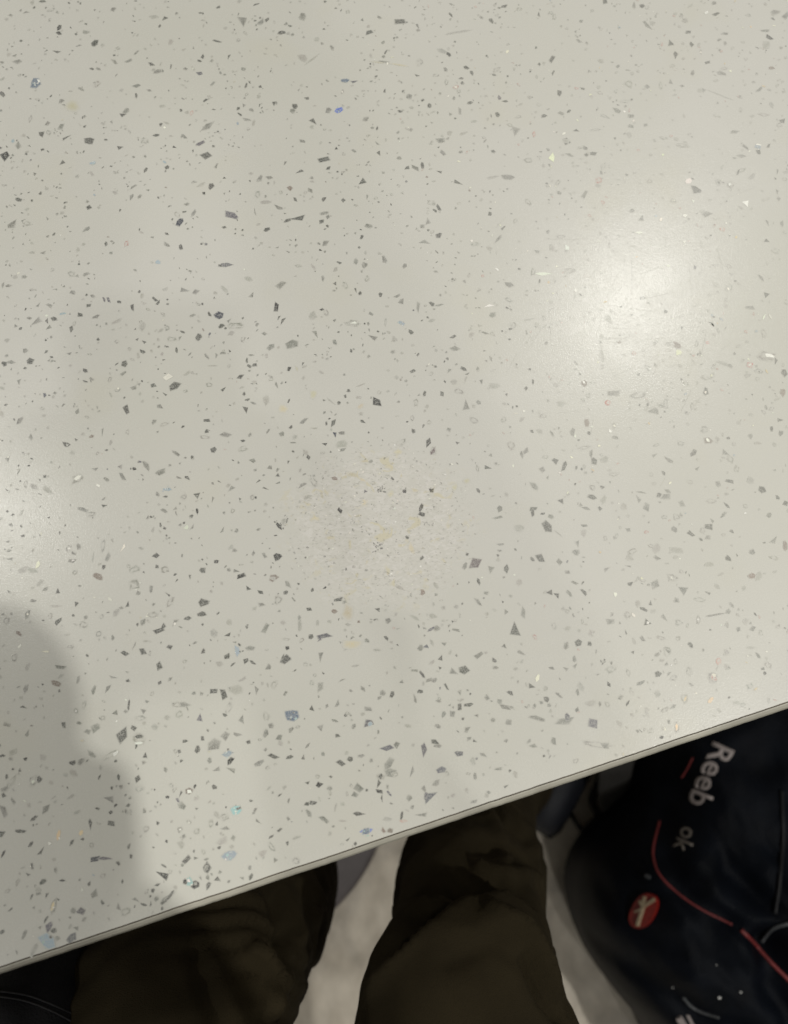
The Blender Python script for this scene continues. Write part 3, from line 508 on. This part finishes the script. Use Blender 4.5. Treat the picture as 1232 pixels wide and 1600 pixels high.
# round foot plate and column under the table
q = at(548, 1396, 0.006); bc = q + Vector((-0.165, 0.145, 0)); bc.z = 0
bm = bmesh.new()
prof = [(0.0, 0.022), (0.06, 0.020), (0.17, 0.012), (0.212, 0.009), (0.219, 0.005), (0.219, 0.0)]
rings = []
for r, z in prof[1:]:
    rings.append([bm.verts.new((bc.x + r * math.cos(t), bc.y + r * math.sin(t), z)) for t in [2 * math.pi * k / 96 for k in range(96)]])
cv = bm.verts.new((bc.x, bc.y, prof[0][1]))
for k in range(96): bm.faces.new((cv, rings[0][k], rings[0][(k + 1) % 96]))
for a_, b_ in zip(rings, rings[1:]):
    for k in range(96): bm.faces.new((a_[k], b_[k], b_[(k + 1) % 96], a_[(k + 1) % 96]))
bm.faces.new(rings[-1])
bmesh.ops.recalc_face_normals(bm, faces=bm.faces)
place('foot_plate', bm_mesh('foot_plate', bm), table, [METAL])
bm = bmesh.new(); tube(bm, [(bc.x, bc.y, 0.015), (bc.x, bc.y, TABLE_Z - THICK)], 0.038, 32)
place('column', bm_mesh('column', bm), table, [METAL])

# ------------------------------------------------------------------ backpack
NYL = simple('navy_nylon', (0.0030, 0.0042, 0.007), 0.5, 0.4, 30, 0.5, 700, 0.09)
BLK = simple('black_nylon', (0.004, 0.0045, 0.006), 0.55, 0.3, 40, 0.3, 900, 0.4)
PIPE = simple('red_piping', (0.17, 0.024, 0.024), 0.5, 0.25, 200)
PRINT = simple('white_print', (0.33, 0.29, 0.28), 0.6, 0.12, 150)
DIM = simple('darker_print', (0.17, 0.15, 0.13), 0.6, 0.2, 150)  # darker copy of the print, for the letters past the fold
REDB = simple('red_rubber', (0.20, 0.010, 0.006), 0.4, 0.2, 200)
CREAM = simple('cream_print', (0.36, 0.29, 0.19), 0.6, 0.15, 300)
DUST = simple('pale_dust', (0.70, 0.70, 0.68), 0.9, 0.1, 300)
ZIP = simple('worn_zip', (0.075, 0.08, 0.085), 0.35, 0.5, 500, 0.5, 700)

outl = [(1012, 1120), (1000, 1205), (975, 1262), (932, 1312), (906, 1362), (902, 1412), (918, 1478), (952, 1535), (1004, 1600), (1060, 1690),
        (1200, 1760), (1340, 1740), (1430, 1640), (1470, 1480), (1450, 1300), (1380, 1120), (1250, 1030), (1110, 1030)]
ZM = 0.13
cc = at(1180, 1400, ZM); bag = thing('backpack', 'black and navy nylon backpack with red piping and white lettering lying beside the leg', 'backpack', (cc.x, cc.y, 0))
ring_px = spline([(*p,) for p in outl] + [outl[0]], 8)[:-1]
ring_w = [at(u, v, ZM) for u, v in ring_px]
def seg_d(p, a, b):
    ab = (b[0] - a[0], b[1] - a[1]); t = max(0, min(1, ((p[0] - a[0]) * ab[0] + (p[1] - a[1]) * ab[1]) / (ab[0] ** 2 + ab[1] ** 2)))
    return math.hypot(p[0] - a[0] - ab[0] * t, p[1] - a[1] - ab[1] * t)
def W2(l): return [(at(u, v, 0.2).x, at(u, v, 0.2).y) for u, v in l]
GROOVES = [(W2([(1030, 1285), (1020, 1335), (1030, 1368), (1070, 1405), (1140, 1440), (1232, 1530), (1300, 1600)]), 0.010, 0.007),
           (W2([(1145, 1445), (1160, 1500), (1190, 1560)]), 0.012, 0.012),
           (W2([(1100, 1345), (1165, 1405), (1150, 1440)]), 0.012, 0.010),
           (W2([(925, 1470), (1010, 1520), (1060, 1555), (1130, 1590)]), 0.012, 0.010),
           (W2([(1225, 1180), (1222, 1300), (1210, 1430)]), 0.012, 0.008),
           (W2([(1020, 1180), (1045, 1260), (1030, 1285)]), 0.014, 0.008)]
def bag_mesh():
    bm = bmesh.new(); n = len(ring_w); NS = 56; tops = []
    for i in range(NS + 1):
        s = i / NS
        s2 = math.sin(s * math.pi / 2)
        row = []
        for wv in ring_w:
            p = cc.lerp(wv, s2)
            z = ZM + 0.15 * max(0, 1 - s2 ** 3.2) ** 0.55
            x, y = p.x, p.y
            d = noise.noise(Vector((x * 9, y * 9, 1))) * 0.018 + noise.noise(Vector((x * 24, y * 20, 5))) * 0.008
            d += (1 - abs(noise.noise(Vector((x * 16 + y * 8, y * 14, 8)))) * 2.2) * 0.007 + (1 - abs(noise.noise(Vector((x * 45, y * 38 + x * 20, 2)))) * 3) * 0.0022
            for line, wd, dep in GROOVES:
                dd = min(seg_d((x, y), a, b) for a, b in zip(line, line[1:]))
                d -= dep * math.exp(-(dd / wd) ** 2) - dep * 0.45 * math.exp(-((dd - wd * 2.2) / wd) ** 2)
            z += d * min(1, (1 - s) * 6)
            row.append(bm.verts.new((x, y, z)))
        tops.append(row)
    for a, b in zip(tops, tops[1:]):
        for k in range(n): bm.faces.new((a[k], b[k], b[(k + 1) % n], a[(k + 1) % n]))
    last = tops[-1]
    for dz, sc in ((-0.05, 0.995), (-0.10, 0.97), (-0.125, 0.90), (-0.13, 0.80)):
        row = []
        for wv in ring_w:
            p = cc.lerp(wv, sc); row.append(bm.verts.new((p.x, p.y, max(0.001, ZM + dz))))
        for k in range(n): bm.faces.new((last[k], row[k], row[(k + 1) % n], last[(k + 1) % n]))
        last = row
    bm.faces.new(last)
    bmesh.ops.remove_doubles(bm, verts=bm.verts, dist=1e-5)
    bmesh.ops.recalc_face_normals(bm, faces=bm.faces)
    return bm_mesh('bag_body', bm)
bagm = bag_mesh()
bb = bmesh.new(); bb.from_mesh(bagm); BAG = BVHTree.FromBMesh(bb); bb.free()
place('bag_body', bagm, bag, [NYL])
def onbag(u, v, lift=0.0):
    h, nn, i, d = BAG.ray_cast(CAM, ray(u, v))
    if h is None: h = at(u, v, 0.2); nn = Vector((0, 0, 1))
    if nn.z < 0: nn = -nn
    return h + nn * lift
def pipe_part(name, px, r, m, n=8, lift=0.0008, parent=None):
    pts = [onbag(u, v, lift) for u, v in spline(px, n)]
    pts = [sum((pts[min(max(i + k, 0), len(pts) - 1)] for k in (-1, 0, 1)), Vector()) / 3 for i in range(len(pts))]
    bm = bmesh.new(); tube(bm, pts, r, 8)
    return place(name, bm_mesh(name, bm), parent or bag, [m])
pipe_part('piping', [(1032, 1283), (1023, 1318), (1022, 1342), (1032, 1368), (1062, 1398), (1098, 1422), (1146, 1446)], 0.0012, PIPE)
pipe_part('piping', [(1158, 1453), (1180, 1476), (1206, 1504), (1240, 1538), (1290, 1590)], 0.0021, PIPE)
pipe_part('piping', [(1066, 1216), (1075, 1202), (1084, 1184)], 0.0009, PIPE)
pipe_part('zipper', [(1192, 1472), (1206, 1452), (1222, 1446), (1250, 1440)], 0.0018, ZIP)
def lettering(name, text, u, v, deg, size, m, squeeze=1.0, bold=0.02):
    cu = bpy.data.curves.new('t', 'FONT'); cu.body = text; cu.size = 1; cu.offset = bold; cu.resolution_u = 3
    o = bpy.data.objects.new('t', cu); COL.objects.link(o)
    dg = bpy.context.evaluated_depsgraph_get(); dg.update()
    me = bpy.data.meshes.new_from_object(o.evaluated_get(dg)); bpy.data.objects.remove(o)
    bm = bmesh.new(); bm.from_mesh(me)
    bmesh.ops.triangulate(bm, faces=bm.faces)
    bmesh.ops.subdivide_edges(bm, edges=[x for x in bm.edges if x.calc_length() > 0.12], cuts=2)
    c, s = math.cos(R(deg)), math.sin(R(deg))
    for vv in bm.verts:
        x, y = vv.co.x * size * squeeze, vv.co.y * size
        vv.co = onbag(u + x * c + y * s, v + x * s - y * c, 0.0016)
    r = bmesh.ops.extrude_face_region(bm, geom=bm.faces[:])
    for vv in r['geom']:
        if isinstance(vv, bmesh.types.BMVert): vv.co.z -= 0.0012
    bmesh.ops.recalc_face_normals(bm, faces=bm.faces)
    out = bm_mesh(name, bm)
    return place(name, out, bag, [m], False)
# the name runs down the front pocket and breaks at a fold
lettering('lettering', 'Reeb', 1117, 1157, 113, 50, PRINT, 1.02, 0.012)
lettering('lettering', 'ok', 1070, 1290, 115, 38, DIM, 0.95, 0.01)
def flat_on_bag(name, polys, m, lift, parent=None):
    bm = bmesh.new()
    for poly in polys:
        c = (sum(p[0] for p in poly) / len(poly), sum(p[1] for p in poly) / len(poly))
        base = onbag(*c)
        def q(u, v, l):
            d = ray(u, v); nrm = NB; t = (base - CAM).dot(nrm) / d.dot(nrm); return CAM + d * t + nrm * l
        NB = (sum((onbag(c[0] + 9 * math.cos(t), c[1] + 9 * math.sin(t)) for t in (0, 2.1, 4.2)), Vector()) / 3)
        a_, b_, c_ = (onbag(c[0] + 14 * math.cos(t), c[1] + 14 * math.sin(t)) for t in (0, 2.1, 4.2))
        NB = (b_ - a_).cross(c_ - a_).normalized()
        if NB.z < 0: NB = -NB
        up = [bm.verts.new(q(u, v, lift)) for u, v in poly]; dn = [bm.verts.new(q(u, v, lift - 0.004)) for u, v in poly]
        bm.faces.new(up); bm.faces.new(list(reversed(dn)))
        for k in range(len(poly)): bm.faces.new((up[k], dn[k], dn[(k + 1) % len(poly)], up[(k + 1) % len(poly)]))
    bmesh.ops.recalc_face_normals(bm, faces=bm.faces)
    return place(name, bm_mesh(name, bm), parent or bag, [m], False)
def oval(cu, cv, a, b, deg, n=28):
    c, s = math.cos(R(deg)), math.sin(R(deg)); out = []
    for k in range(n):
        t = 2 * math.pi * k / n
        x = math.copysign(abs(math.cos(t)) ** 0.85, math.cos(t)) * a; y = math.copysign(abs(math.sin(t)) ** 0.85, math.sin(t)) * b
        out.append((cu + x * c - y * s, cv + x * s + y * c))
    return out
def bar(x0, y0, x1, y1, w0, w1=None):
    w1 = w1 or w0; L = math.hypot(x1 - x0, y1 - y0); nx, ny = -(y1 - y0) / L, (x1 - x0) / L
    return [(x0 + nx * w0, y0 + ny * w0), (x1 + nx * w1, y1 + ny * w1), (x1 - nx * w1, y1 - ny * w1), (x0 - nx * w0, y0 - ny * w0)]
badge = flat_on_bag('badge', [oval(1009, 1423, 29, 18, -62)], REDB, 0.0045)
flat_on_bag('badge_emblem', [bar(1030, 1405, 1010, 1418, 2.2, 2.2), bar(1011, 1417, 1002, 1446, 2.1, 1.7), bar(1014, 1401, 1010, 1420, 1.8, 2.4),
                             bar(1006, 1407, 1011, 1418, 1.2, 1.6), bar(998, 1424, 1012, 1418, 1.0, 1.4)], CREAM, 0.0075).parent = badge
bpy.data.objects['badge_emblem'].matrix_parent_inverse = Matrix()
pipe_part('pull_cord', [(1012, 1441), (1019, 1431), (1022, 1425)], 0.0009, PIPE, lift=0.003)
flat_on_bag('printed_emblem', [[(1057, 1592), (1064, 1590), (1082, 1612), (1070, 1612)], [(1073, 1586), (1078, 1587), (1092, 1614), (1086, 1614)]], PRINT, 0.0012)
flat_on_bag('grommet', [oval(1014, 1370, 4, 3, 40, 12)], ZIP, 0.003)
for (u, v, r) in [(1125, 1559, 0.0018), (1158, 1551, 0.0012), (1120, 1508, 0.0007), (1052, 1543, 0.0008)]:
    bm = bmesh.new()
    ball(bm, onbag(u, v, 0.0004), (r, r * 0.7, r * 0.5), 8)
    place('lint', bm_mesh('lint', bm), bag, [DUST])
# paler strip along the crease below the pocket, and the side pocket panel
pipe_part('pale_crease', [(1068, 1558), (1080, 1572), (1098, 1582), (1125, 1590)], 0.0016, ZIP, lift=0.0002)
pipe_part('seam', [(1222, 1235), (1224, 1300), (1220, 1370), (1212, 1430)], 0.0020, BLK, lift=0.001)
#pipe_part('seam', [(1108, 1352), (1138, 1378), (1166, 1404), (1160, 1420)], 0.0014, BLK, lift=0.0006)
# shoulder strap hanging over the left shoulder of the bag, down to the floor
def strap(name, pts, w, th, m, parent=bag):
    bm = bmesh.new()
    tube(bm, pts, w, 12, True, [(1, th / w)] * len(pts))
    return place(name, bm_mesh(name, bm), parent, [m])
STRAP = simple('grey_webbing', (0.035, 0.033, 0.030), 0.7, 0.3, 300, 0.4, 900)
strap('strap', [at(u, v, z) for u, v, z in spline([(1000, 1040, 0.26), (985, 1100, 0.24), (972, 1160, 0.20), (962, 1205, 0.14), (960, 1245, 0.09), (972, 1285, 0.05), (1000, 1330, 0.03)], 6)], 0.02, 0.003, STRAP)
strap('strap_cord', [at(u, v, z) for u, v, z in spline([(872, 1215, 0.004), (880, 1248, 0.004), (895, 1275, 0.004), (908, 1296, 0.004), (930, 1320, 0.004)], 6)], 0.0032, 0.0025, STRAP)
strap('strap_cord', [at(u, v, z) for u, v, z in spline([(948, 1190, 0.006), (935, 1225, 0.006), (926, 1250, 0.006), (935, 1275, 0.006), (940, 1300, 0.006)], 6)], 0.005, 0.003, STRAP)

# ------------------------------------------------------------------ person
SKIN = simple('skin', (0.45, 0.27, 0.19), 0.5, 0.1, 20)
TRO = simple('olive_trousers', (0.030, 0.0235, 0.0125), 0.9, 0.3, 14, 0.6, 1400, 0.08, 0.0)
JKT = simple('black_jacket', (0.007, 0.007, 0.008), 0.8, 0.3, 25, 0.5, 900, 0.3)
SHOE = simple('navy_shoe', (0.005, 0.006, 0.010), 0.6, 0.2, 60, 0.4, 800, 0.4)
SOLE = simple('dark_sole', (0.03, 0.03, 0.03), 0.8, 0.2, 60)
HAIR = simple('brown_hair', (0.04, 0.025, 0.015), 0.6, 0.3, 80)
person = thing('person', 'seated person in dark olive trousers and navy shoes with knees at the table edge', 'person', (0.0, -0.30, 0))

def leg_path(rows):   # uL, uR, v, z  -> centre and radius
    out = []
    for uL, uR, v, z in rows:
        a, b = at(uL, v, z), at(uR, v, z); out.append(((a + b) / 2, (b - a).length / 2))
    return out
Rr = [(660, 842, 1235, 0.17), (650, 838, 1290, 0.27), (632, 848, 1345, 0.36), (624, 856, 1395, 0.43), (618, 858, 1440, 0.49), (608, 866, 1490, 0.535), (588, 880, 1545, 0.560), (552, 898, 1600, 0.575)]
Lr = [(345, 520, 1290, 0.15), (325, 525, 1350, 0.26), (290, 528, 1390, 0.34), (250, 510, 1435, 0.42), (215, 486, 1475, 0.48), (175, 480, 1515, 0.525), (130, 455, 1560, 0.555), (90, 405, 1600, 0.57)]
def leg_pts(rows, hip, ankle, knee_r):
    mid_ = leg_path(rows)
    pts = [(*ankle, 0.066)] + [(c.x, c.y, c.z, r) for c, r in mid_]
    last = mid_[-1]
    for t in (0.35, 0.7, 1.0):
        c = last[0].lerp(Vector(hip), t); pts.append((c.x, c.y, c.z, last[1] + (0.098 - last[1]) * t))
    return spline(pts, 8)
ra = at(785, 1195, 0.07); la = at(440, 1255, 0.07)
RL = leg_pts(Rr, (0.10, -0.550, 0.57), (ra.x, ra.y, 0.085), 0)
LL = leg_pts(Lr, (-0.11, -0.550, 0.57), (la.x, la.y, 0.085), 0)
KNEE = [(560, 1560), (612, 1500), (660, 1450), (720, 1410), (790, 1393), (835, 1425), (860, 1475), (920, 1560)]
FOLDS = [([(765, 1428), (815, 1452), (850, 1495), (872, 1550)], 9, 0.005), ([(700, 1500), (770, 1470), (820, 1500), (850, 1550)], 20, -0.002),
         ([(750, 1335), (800, 1352), (848, 1372)], 8, 0.006), ([(740, 1310), (800, 1318), (845, 1345)], 9, -0.006), ([(775, 1250), (800, 1280), (830, 1310)], 7, -0.006),
         ([(760, 1262), (785, 1300), (800, 1330)], 9, 0.004), ([(830, 1490), (850, 1540), (880, 1590)], 9, -0.005),
         ([(320, 1470), (345, 1530), (380, 1600)], 12, 0.002), ([(300, 1490), (322, 1560), (350, 1620)], 12, -0.002), ([(470, 1380), (490, 1420), (470, 1470)], 10, 0.006),
         ([(430, 1400), (455, 1450), (440, 1500)], 12, -0.007), ([(400, 1480), (440, 1530), (420, 1580)], 12, 0.005)]
def trousers():
    bm = bmesh.new()
    for side, L in ((1, RL), (-1, LL)):
        tube(bm, [p[:3] for p in L], [p[3] for p in L], 40)
    ball(bm, Vector((0, -0.570, 0.60)), (0.185, 0.13, 0.13), 24)
    me = bm_mesh('trousers', bm)
    me = evaluated('trousers', me, [('REMESH', dict(mode='VOXEL', voxel_size=0.0045)), ('SMOOTH', dict(factor=0.5, iterations=4))])
    me.calc_loop_triangles()
    nrm = [v.normal.copy() for v in me.vertices]
    knee = {1: Vector((at(745, 1425, 0.50))), -1: Vector((at(400, 1480, 0.48)))}
    for v, n_ in zip(me.vertices, nrm):
        p = v.co; side = 1 if p.x > -0.02 else -1
        L = RL if side == 1 else LL
        # distance along the leg
        best = min(range(len(L)), key=lambda i: (Vector(L[i][:3]) - p).length_squared)
        s = best / (len(L) - 1)
        k = knee[side]
        warp = noise.noise(Vector((p.x * 14, p.y * 14, p.z * 14 + side * 7)))
        fold = math.sin(p.y * 62 - p.z * 70 + p.x * 40 * side + warp * 9.0)
        amp = 0.0016 + 0.0026 * math.exp(-((p - k).length / 0.10) ** 2)
        d = amp * (abs(fold) ** 1.6 * 2 - 1) * (0.5 + 1.2 * noise.noise(Vector((p.x * 8, p.y * 8, p.z * 8 + 3))))
        d += 0.005 * noise.noise(Vector((p.x * 13, p.y * 13, p.z * 13)))
        u_, v_ = pix(p)
        face = n_.dot((CAM - p).normalized())
        if face > 0.05:
            fc = min(1, face / 0.5)
            for line, wd, am in FOLDS:
                if line[0][0] - 80 < u_ < line[-1][0] + 80 or True:
                    dd = min(seg_d((u_, v_), a, b) for a, b in zip(line, line[1:]))
                    if dd < 4 * wd: d += 2.2 * fc * am * math.exp(-(dd / wd) ** 2)
            if side == 1 and 560 < u_ < 920:
                c = KNEE
                for (u0, v0), (u1, v1) in zip(c, c[1:]):
                    if u0 <= u_ < u1:
                        t = v0 + (v1 - v0) * (u_ - u0) / (u1 - u0) - v_
                        up_ = max(0, min(1, t / 14)); dn_ = max(0, min(1, (t - 30) / 75))
                        d -= fc * fc * 0.042 * up_ * up_ * (1 - dn_) * (1 - 0.75 * max(0, min(1, (u_ - 760) / 90)))
                        if t < 0: d += fc * 0.005 * math.exp(-(t / 22) ** 2)
        v.co = p + n_ * d
    return me
place('trousers', trousers(), person, [TRO])

def body():
    bm = bmesh.new()
    for L in (RL, LL):
        tube(bm, [p[:3] for p in L], [max(0.025, p[3] * 0.5) for p in L], 16)
    for a in (ra, la):
        tube(bm, [(a.x, a.y, 0.11), (a.x, a.y + 0.02, 0.06), (a.x, a.y + 0.10, 0.045), (a.x, a.y + 0.17, 0.035)], [0.032, 0.036, 0.032, 0.022], 12)
    tube(bm, [(0, -0.570, 0.56), (0, -0.580, 0.68), (0, -0.580, 0.82), (0, -0.560, 0.98), (0, -0.550, 1.06)], [0.12, 0.125, 0.12, 0.135, 0.09], 24, True, [(1.25, .85)] * 5)
    tube(bm, [(0, -0.550, 1.03), (0, -0.530, 1.10), (0, -0.515, 1.16)], [0.06, 0.052, 0.055], 16)
    h = Vector((0, -0.495, 1.235)); rot = Matrix.Rotation(R(-30), 3, 'X')
    ball(bm, h, (0.074, 0.095, 0.112), 28, rot)
    ball(bm, h + rot @ Vector((0, 0.03, -0.06)), (0.055, 0.065, 0.055), 20, rot)
    tube(bm, [h + rot @ Vector((0, 0.088, 0.005)), h + rot @ Vector((0, 0.110, -0.03)), h + rot @ Vector((0, 0.092, -0.04))], [0.009, 0.014, 0.010], 10)
    for s in (1, -1):
        ball(bm, h + rot @ Vector((0.032 * s, 0.083, 0.012)), (0.015, 0.01, 0.010), 10)
        ball(bm, h + rot @ Vector((0.075 * s, 0, -0.01)), (0.012, 0.018, 0.03), 12)
        sh = Vector((0.17 * s, -0.560, 1.00)); el = Vector((0.20 * s, -0.37, 0.84)); wr = Vector((0.018 + 0.058 * s, -0.145, 1.075))
        if s == -1: el = Vector((-0.235, -0.35, 0.85))
        tube(bm, [(0, -0.550, 1.02), sh, sh.lerp(el, .5), el, el.lerp(wr, .3), wr, wr + (Vector((0.018 + 0.06 * s, -0.05, 1.125)) - wr) * .6],
             [0.06, 0.06, 0.048, 0.042, 0.042, 0.033, 0.034], 16)
        palm = Vector((0.018 + 0.056 * s, -0.065, 1.125))
        ball(bm, palm, (0.020, 0.042, 0.044), 16)
        ball(bm, palm + Vector((0.004 * s, -0.045, -0.022)), (0.024, 0.034, 0.034), 14)
        for k in range(4):     # fingers close round the edge and the back of the phone
            b0 = palm + Vector((0, 0.020 - 0.017 * k, 0.030))
            f = [b0, b0 + Vector((-0.010 * s, 0.018, -0.002)), b0 + Vector((-0.022 * s, 0.026 - 0.003 * k, -0.020)), b0 + Vector((-0.036 * s, 0.022, -0.030))]
            f = [Vector((q.x, q.y, q.z)) for q in f]
            tube(bm, f, [0.0095, 0.009, 0.0082, 0.0068], 10)
        tb = palm + Vector((0, -0.032, 0.0))
        tube(bm, [tb, tb + Vector((-0.014 * s, -0.012, 0.018)), tb + Vector((-0.034 * s, -0.008, 0.034))], [0.012, 0.0105, 0.008], 10)
    me = bm_mesh('body', bm)
    return evaluated('body', me, [('REMESH', dict(mode='VOXEL', voxel_size=0.0045)), ('SMOOTH', dict(factor=0.5, iterations=3))])
place('body', body(), person, [SKIN])

def jacket():
    bm = bmesh.new()
    tube(bm, [(0, -0.570, 0.60), (0, -0.580, 0.72), (0, -0.580, 0.84), (0, -0.560, 0.98), (0, -0.545, 1.065), (0, -0.540, 1.085)], [0.155, 0.15, 0.145, 0.150, 0.088, 0.066], 28, True, [(1.22, .9)] * 4 + [(1.1, 1)] * 2)
    for s in (1, -1):
        sh = Vector((0.17 * s, -0.560, 1.00)); el = Vector((0.20 * s, -0.37, 0.84)); wr = Vector((0.018 + 0.058 * s, -0.145, 1.075))
        if s == -1: el = Vector((-0.235, -0.35, 0.85))
        tube(bm, [(0.06 * s, -0.5505, 1.01), sh, sh.lerp(el, .5), el, el.lerp(wr, .35), el.lerp(wr, 1.0)], [0.08, 0.078, 0.064, 0.056, 0.048, 0.038], 20)
    # the open front of the jacket falls over the left thigh
    a_, b_ = at(40, 1600, 0.55), at(70, 1470, 0.50)
    tube(bm, [(-0.15, -0.52, 0.62), a_, b_, b_ + Vector((0, 0.05, -0.03))], [0.10, 0.085, 0.075, 0.05], 20)
    me = bm_mesh('jacket', bm)
    me = evaluated('jacket', me, [('REMESH', dict(mode='VOXEL', voxel_size=0.006)), ('SMOOTH', dict(factor=0.5, iterations=4))])
    nr = [v.normal.copy() for v in me.vertices]
    for v, n_ in zip(me.vertices, nr):
        p = v.co
        v.co = p + n_ * (0.006 * noise.noise(p * 14) + 0.004 * abs(noise.noise(Vector((p.x * 12, p.y * 30, p.z * 30)))))
    return me
place('jacket', jacket(), person, [JKT])
jb = bmesh.new(); jb.from_mesh(bpy.data.objects['jacket'].data); jb.transform(Matrix.Translation(person.location)); JB = BVHTree.FromBMesh(jb); jb.free()
STITCH = simple('grey_thread', (0.025, 0.025, 0.027), 0.8, 0.3, 500)
jk = bpy.data.objects['jacket']
for pxs in ([(-20, 1548), (40, 1556), (85, 1572), (128, 1592)], [(-20, 1556), (36, 1564), (80, 1580), (118, 1600)]):
    pts = []
    for u, v in spline(pxs, 8):
        hit = JB.ray_cast(CAM, ray(u, v))
        if hit[0] is not None: pts.append(hit[0] + hit[1] * 0.0004)
    if len(pts) > 3:
        bm = bmesh.new(); tube(bm, pts, 0.0005, 6); so = place('stitching', bm_mesh('stitching', bm), person, [STITCH]); so.parent = jk
bm = bmesh.new()
h = Vector((0, -0.495, 1.235)); rot = Matrix.Rotation(R(-30), 3, 'X')
ball(bm, h + rot @ Vector((0, -0.018, 0.022)), (0.084, 0.096, 0.108), 32, rot)
for v in bm.verts:
    v.co += (v.co - h).normalized() * (0.004 * noise.noise(v.co * 60))
place('hair', bm_mesh('hair', bm), person, [HAIR])

def shoe(an, yaw):
    bm = bmesh.new(); M = Matrix.Translation((an.x, an.y, 0)) @ Matrix.Rotation(yaw, 4, 'Z')
    secs = [(-0.075, 0.030, 0.075), (-0.06, 0.038, 0.10), (-0.02, 0.040, 0.105), (0.03, 0.042, 0.090), (0.08, 0.047, 0.068), (0.13, 0.050, 0.055), (0.175, 0.042, 0.045), (0.20, 0.022, 0.035)]
    rings = []
    for y, wd, ht in secs:
        rings.append([bm.verts.new(M @ Vector((wd * math.cos(t), y, 0.022 + (ht - 0.022) * max(0, math.sin(t)) ** 0.8 + min(0, math.sin(t)) * 0.004)))
                      for t in [2 * math.pi * k / 24 for k in range(24)]])
    for A_, B_ in zip(rings, rings[1:]):
        for k in range(24): bm.faces.new((A_[k], A_[(k + 1) % 24], B_[(k + 1) % 24], B_[k]))
    bm.faces.new(rings[0]); bm.faces.new(list(reversed(rings[-1])))
    bmesh.ops.recalc_face_normals(bm, faces=bm.faces)
    me = evaluated('shoe', bm_mesh('shoe', bm), [('SUBSURF', dict(levels=1))])
    o = place('shoe', me, person, [SHOE])
    bm = bmesh.new(); lo, hi = [], []
    for y, wd, ht in secs: lo.append((wd + 0.004, y)); hi.append((-(wd + 0.004), y))
    poly = lo + list(reversed(hi))
    u_ = [bm.verts.new(M @ Vector((x, y, 0.024))) for x, y in poly]; d_ = [bm.verts.new(M @ Vector((x, y, 0.001))) for x, y in poly]
    bm.faces.new(u_); bm.faces.new(list(reversed(d_)))
    for k in range(len(poly)): bm.faces.new((u_[k], d_[k], d_[(k + 1) % len(poly)], u_[(k + 1) % len(poly)]))
    bmesh.ops.recalc_face_normals(bm, faces=bm.faces)
    s = place('sole', bm_mesh('sole', bm), person, [SOLE], False); s.parent = o
    s.matrix_parent_inverse = Matrix()
    return o
shoe(Vector((ra.x + 0.075, ra.y - 0.015, 0)), R(-30))
shoe(Vector((la.x, la.y, 0)), R(12))

# the phone the person holds, just behind its own lens
ph = thing('phone', 'slim black phone held in both hands above the table', 'phone', CAM)
bm = bmesh.new()
bmesh.ops.create_cube(bm, size=1, matrix=Matrix.Translation(CAM) @ Matrix.Rotation(TILT, 4, 'X') @ Matrix.Translation((0.018, -0.050, 0.006)) @ Matrix.Diagonal((0.076, 0.156, 0.008, 1)))
bmesh.ops.bevel(bm, geom=bm.edges[:], offset=0.0025, segments=3, affect='EDGES')
place('phone_body', bm_mesh('phone_body', bm), ph, [simple('black_glass', (0.01, 0.01, 0.012), 0.2, 0.1, 20)], False)
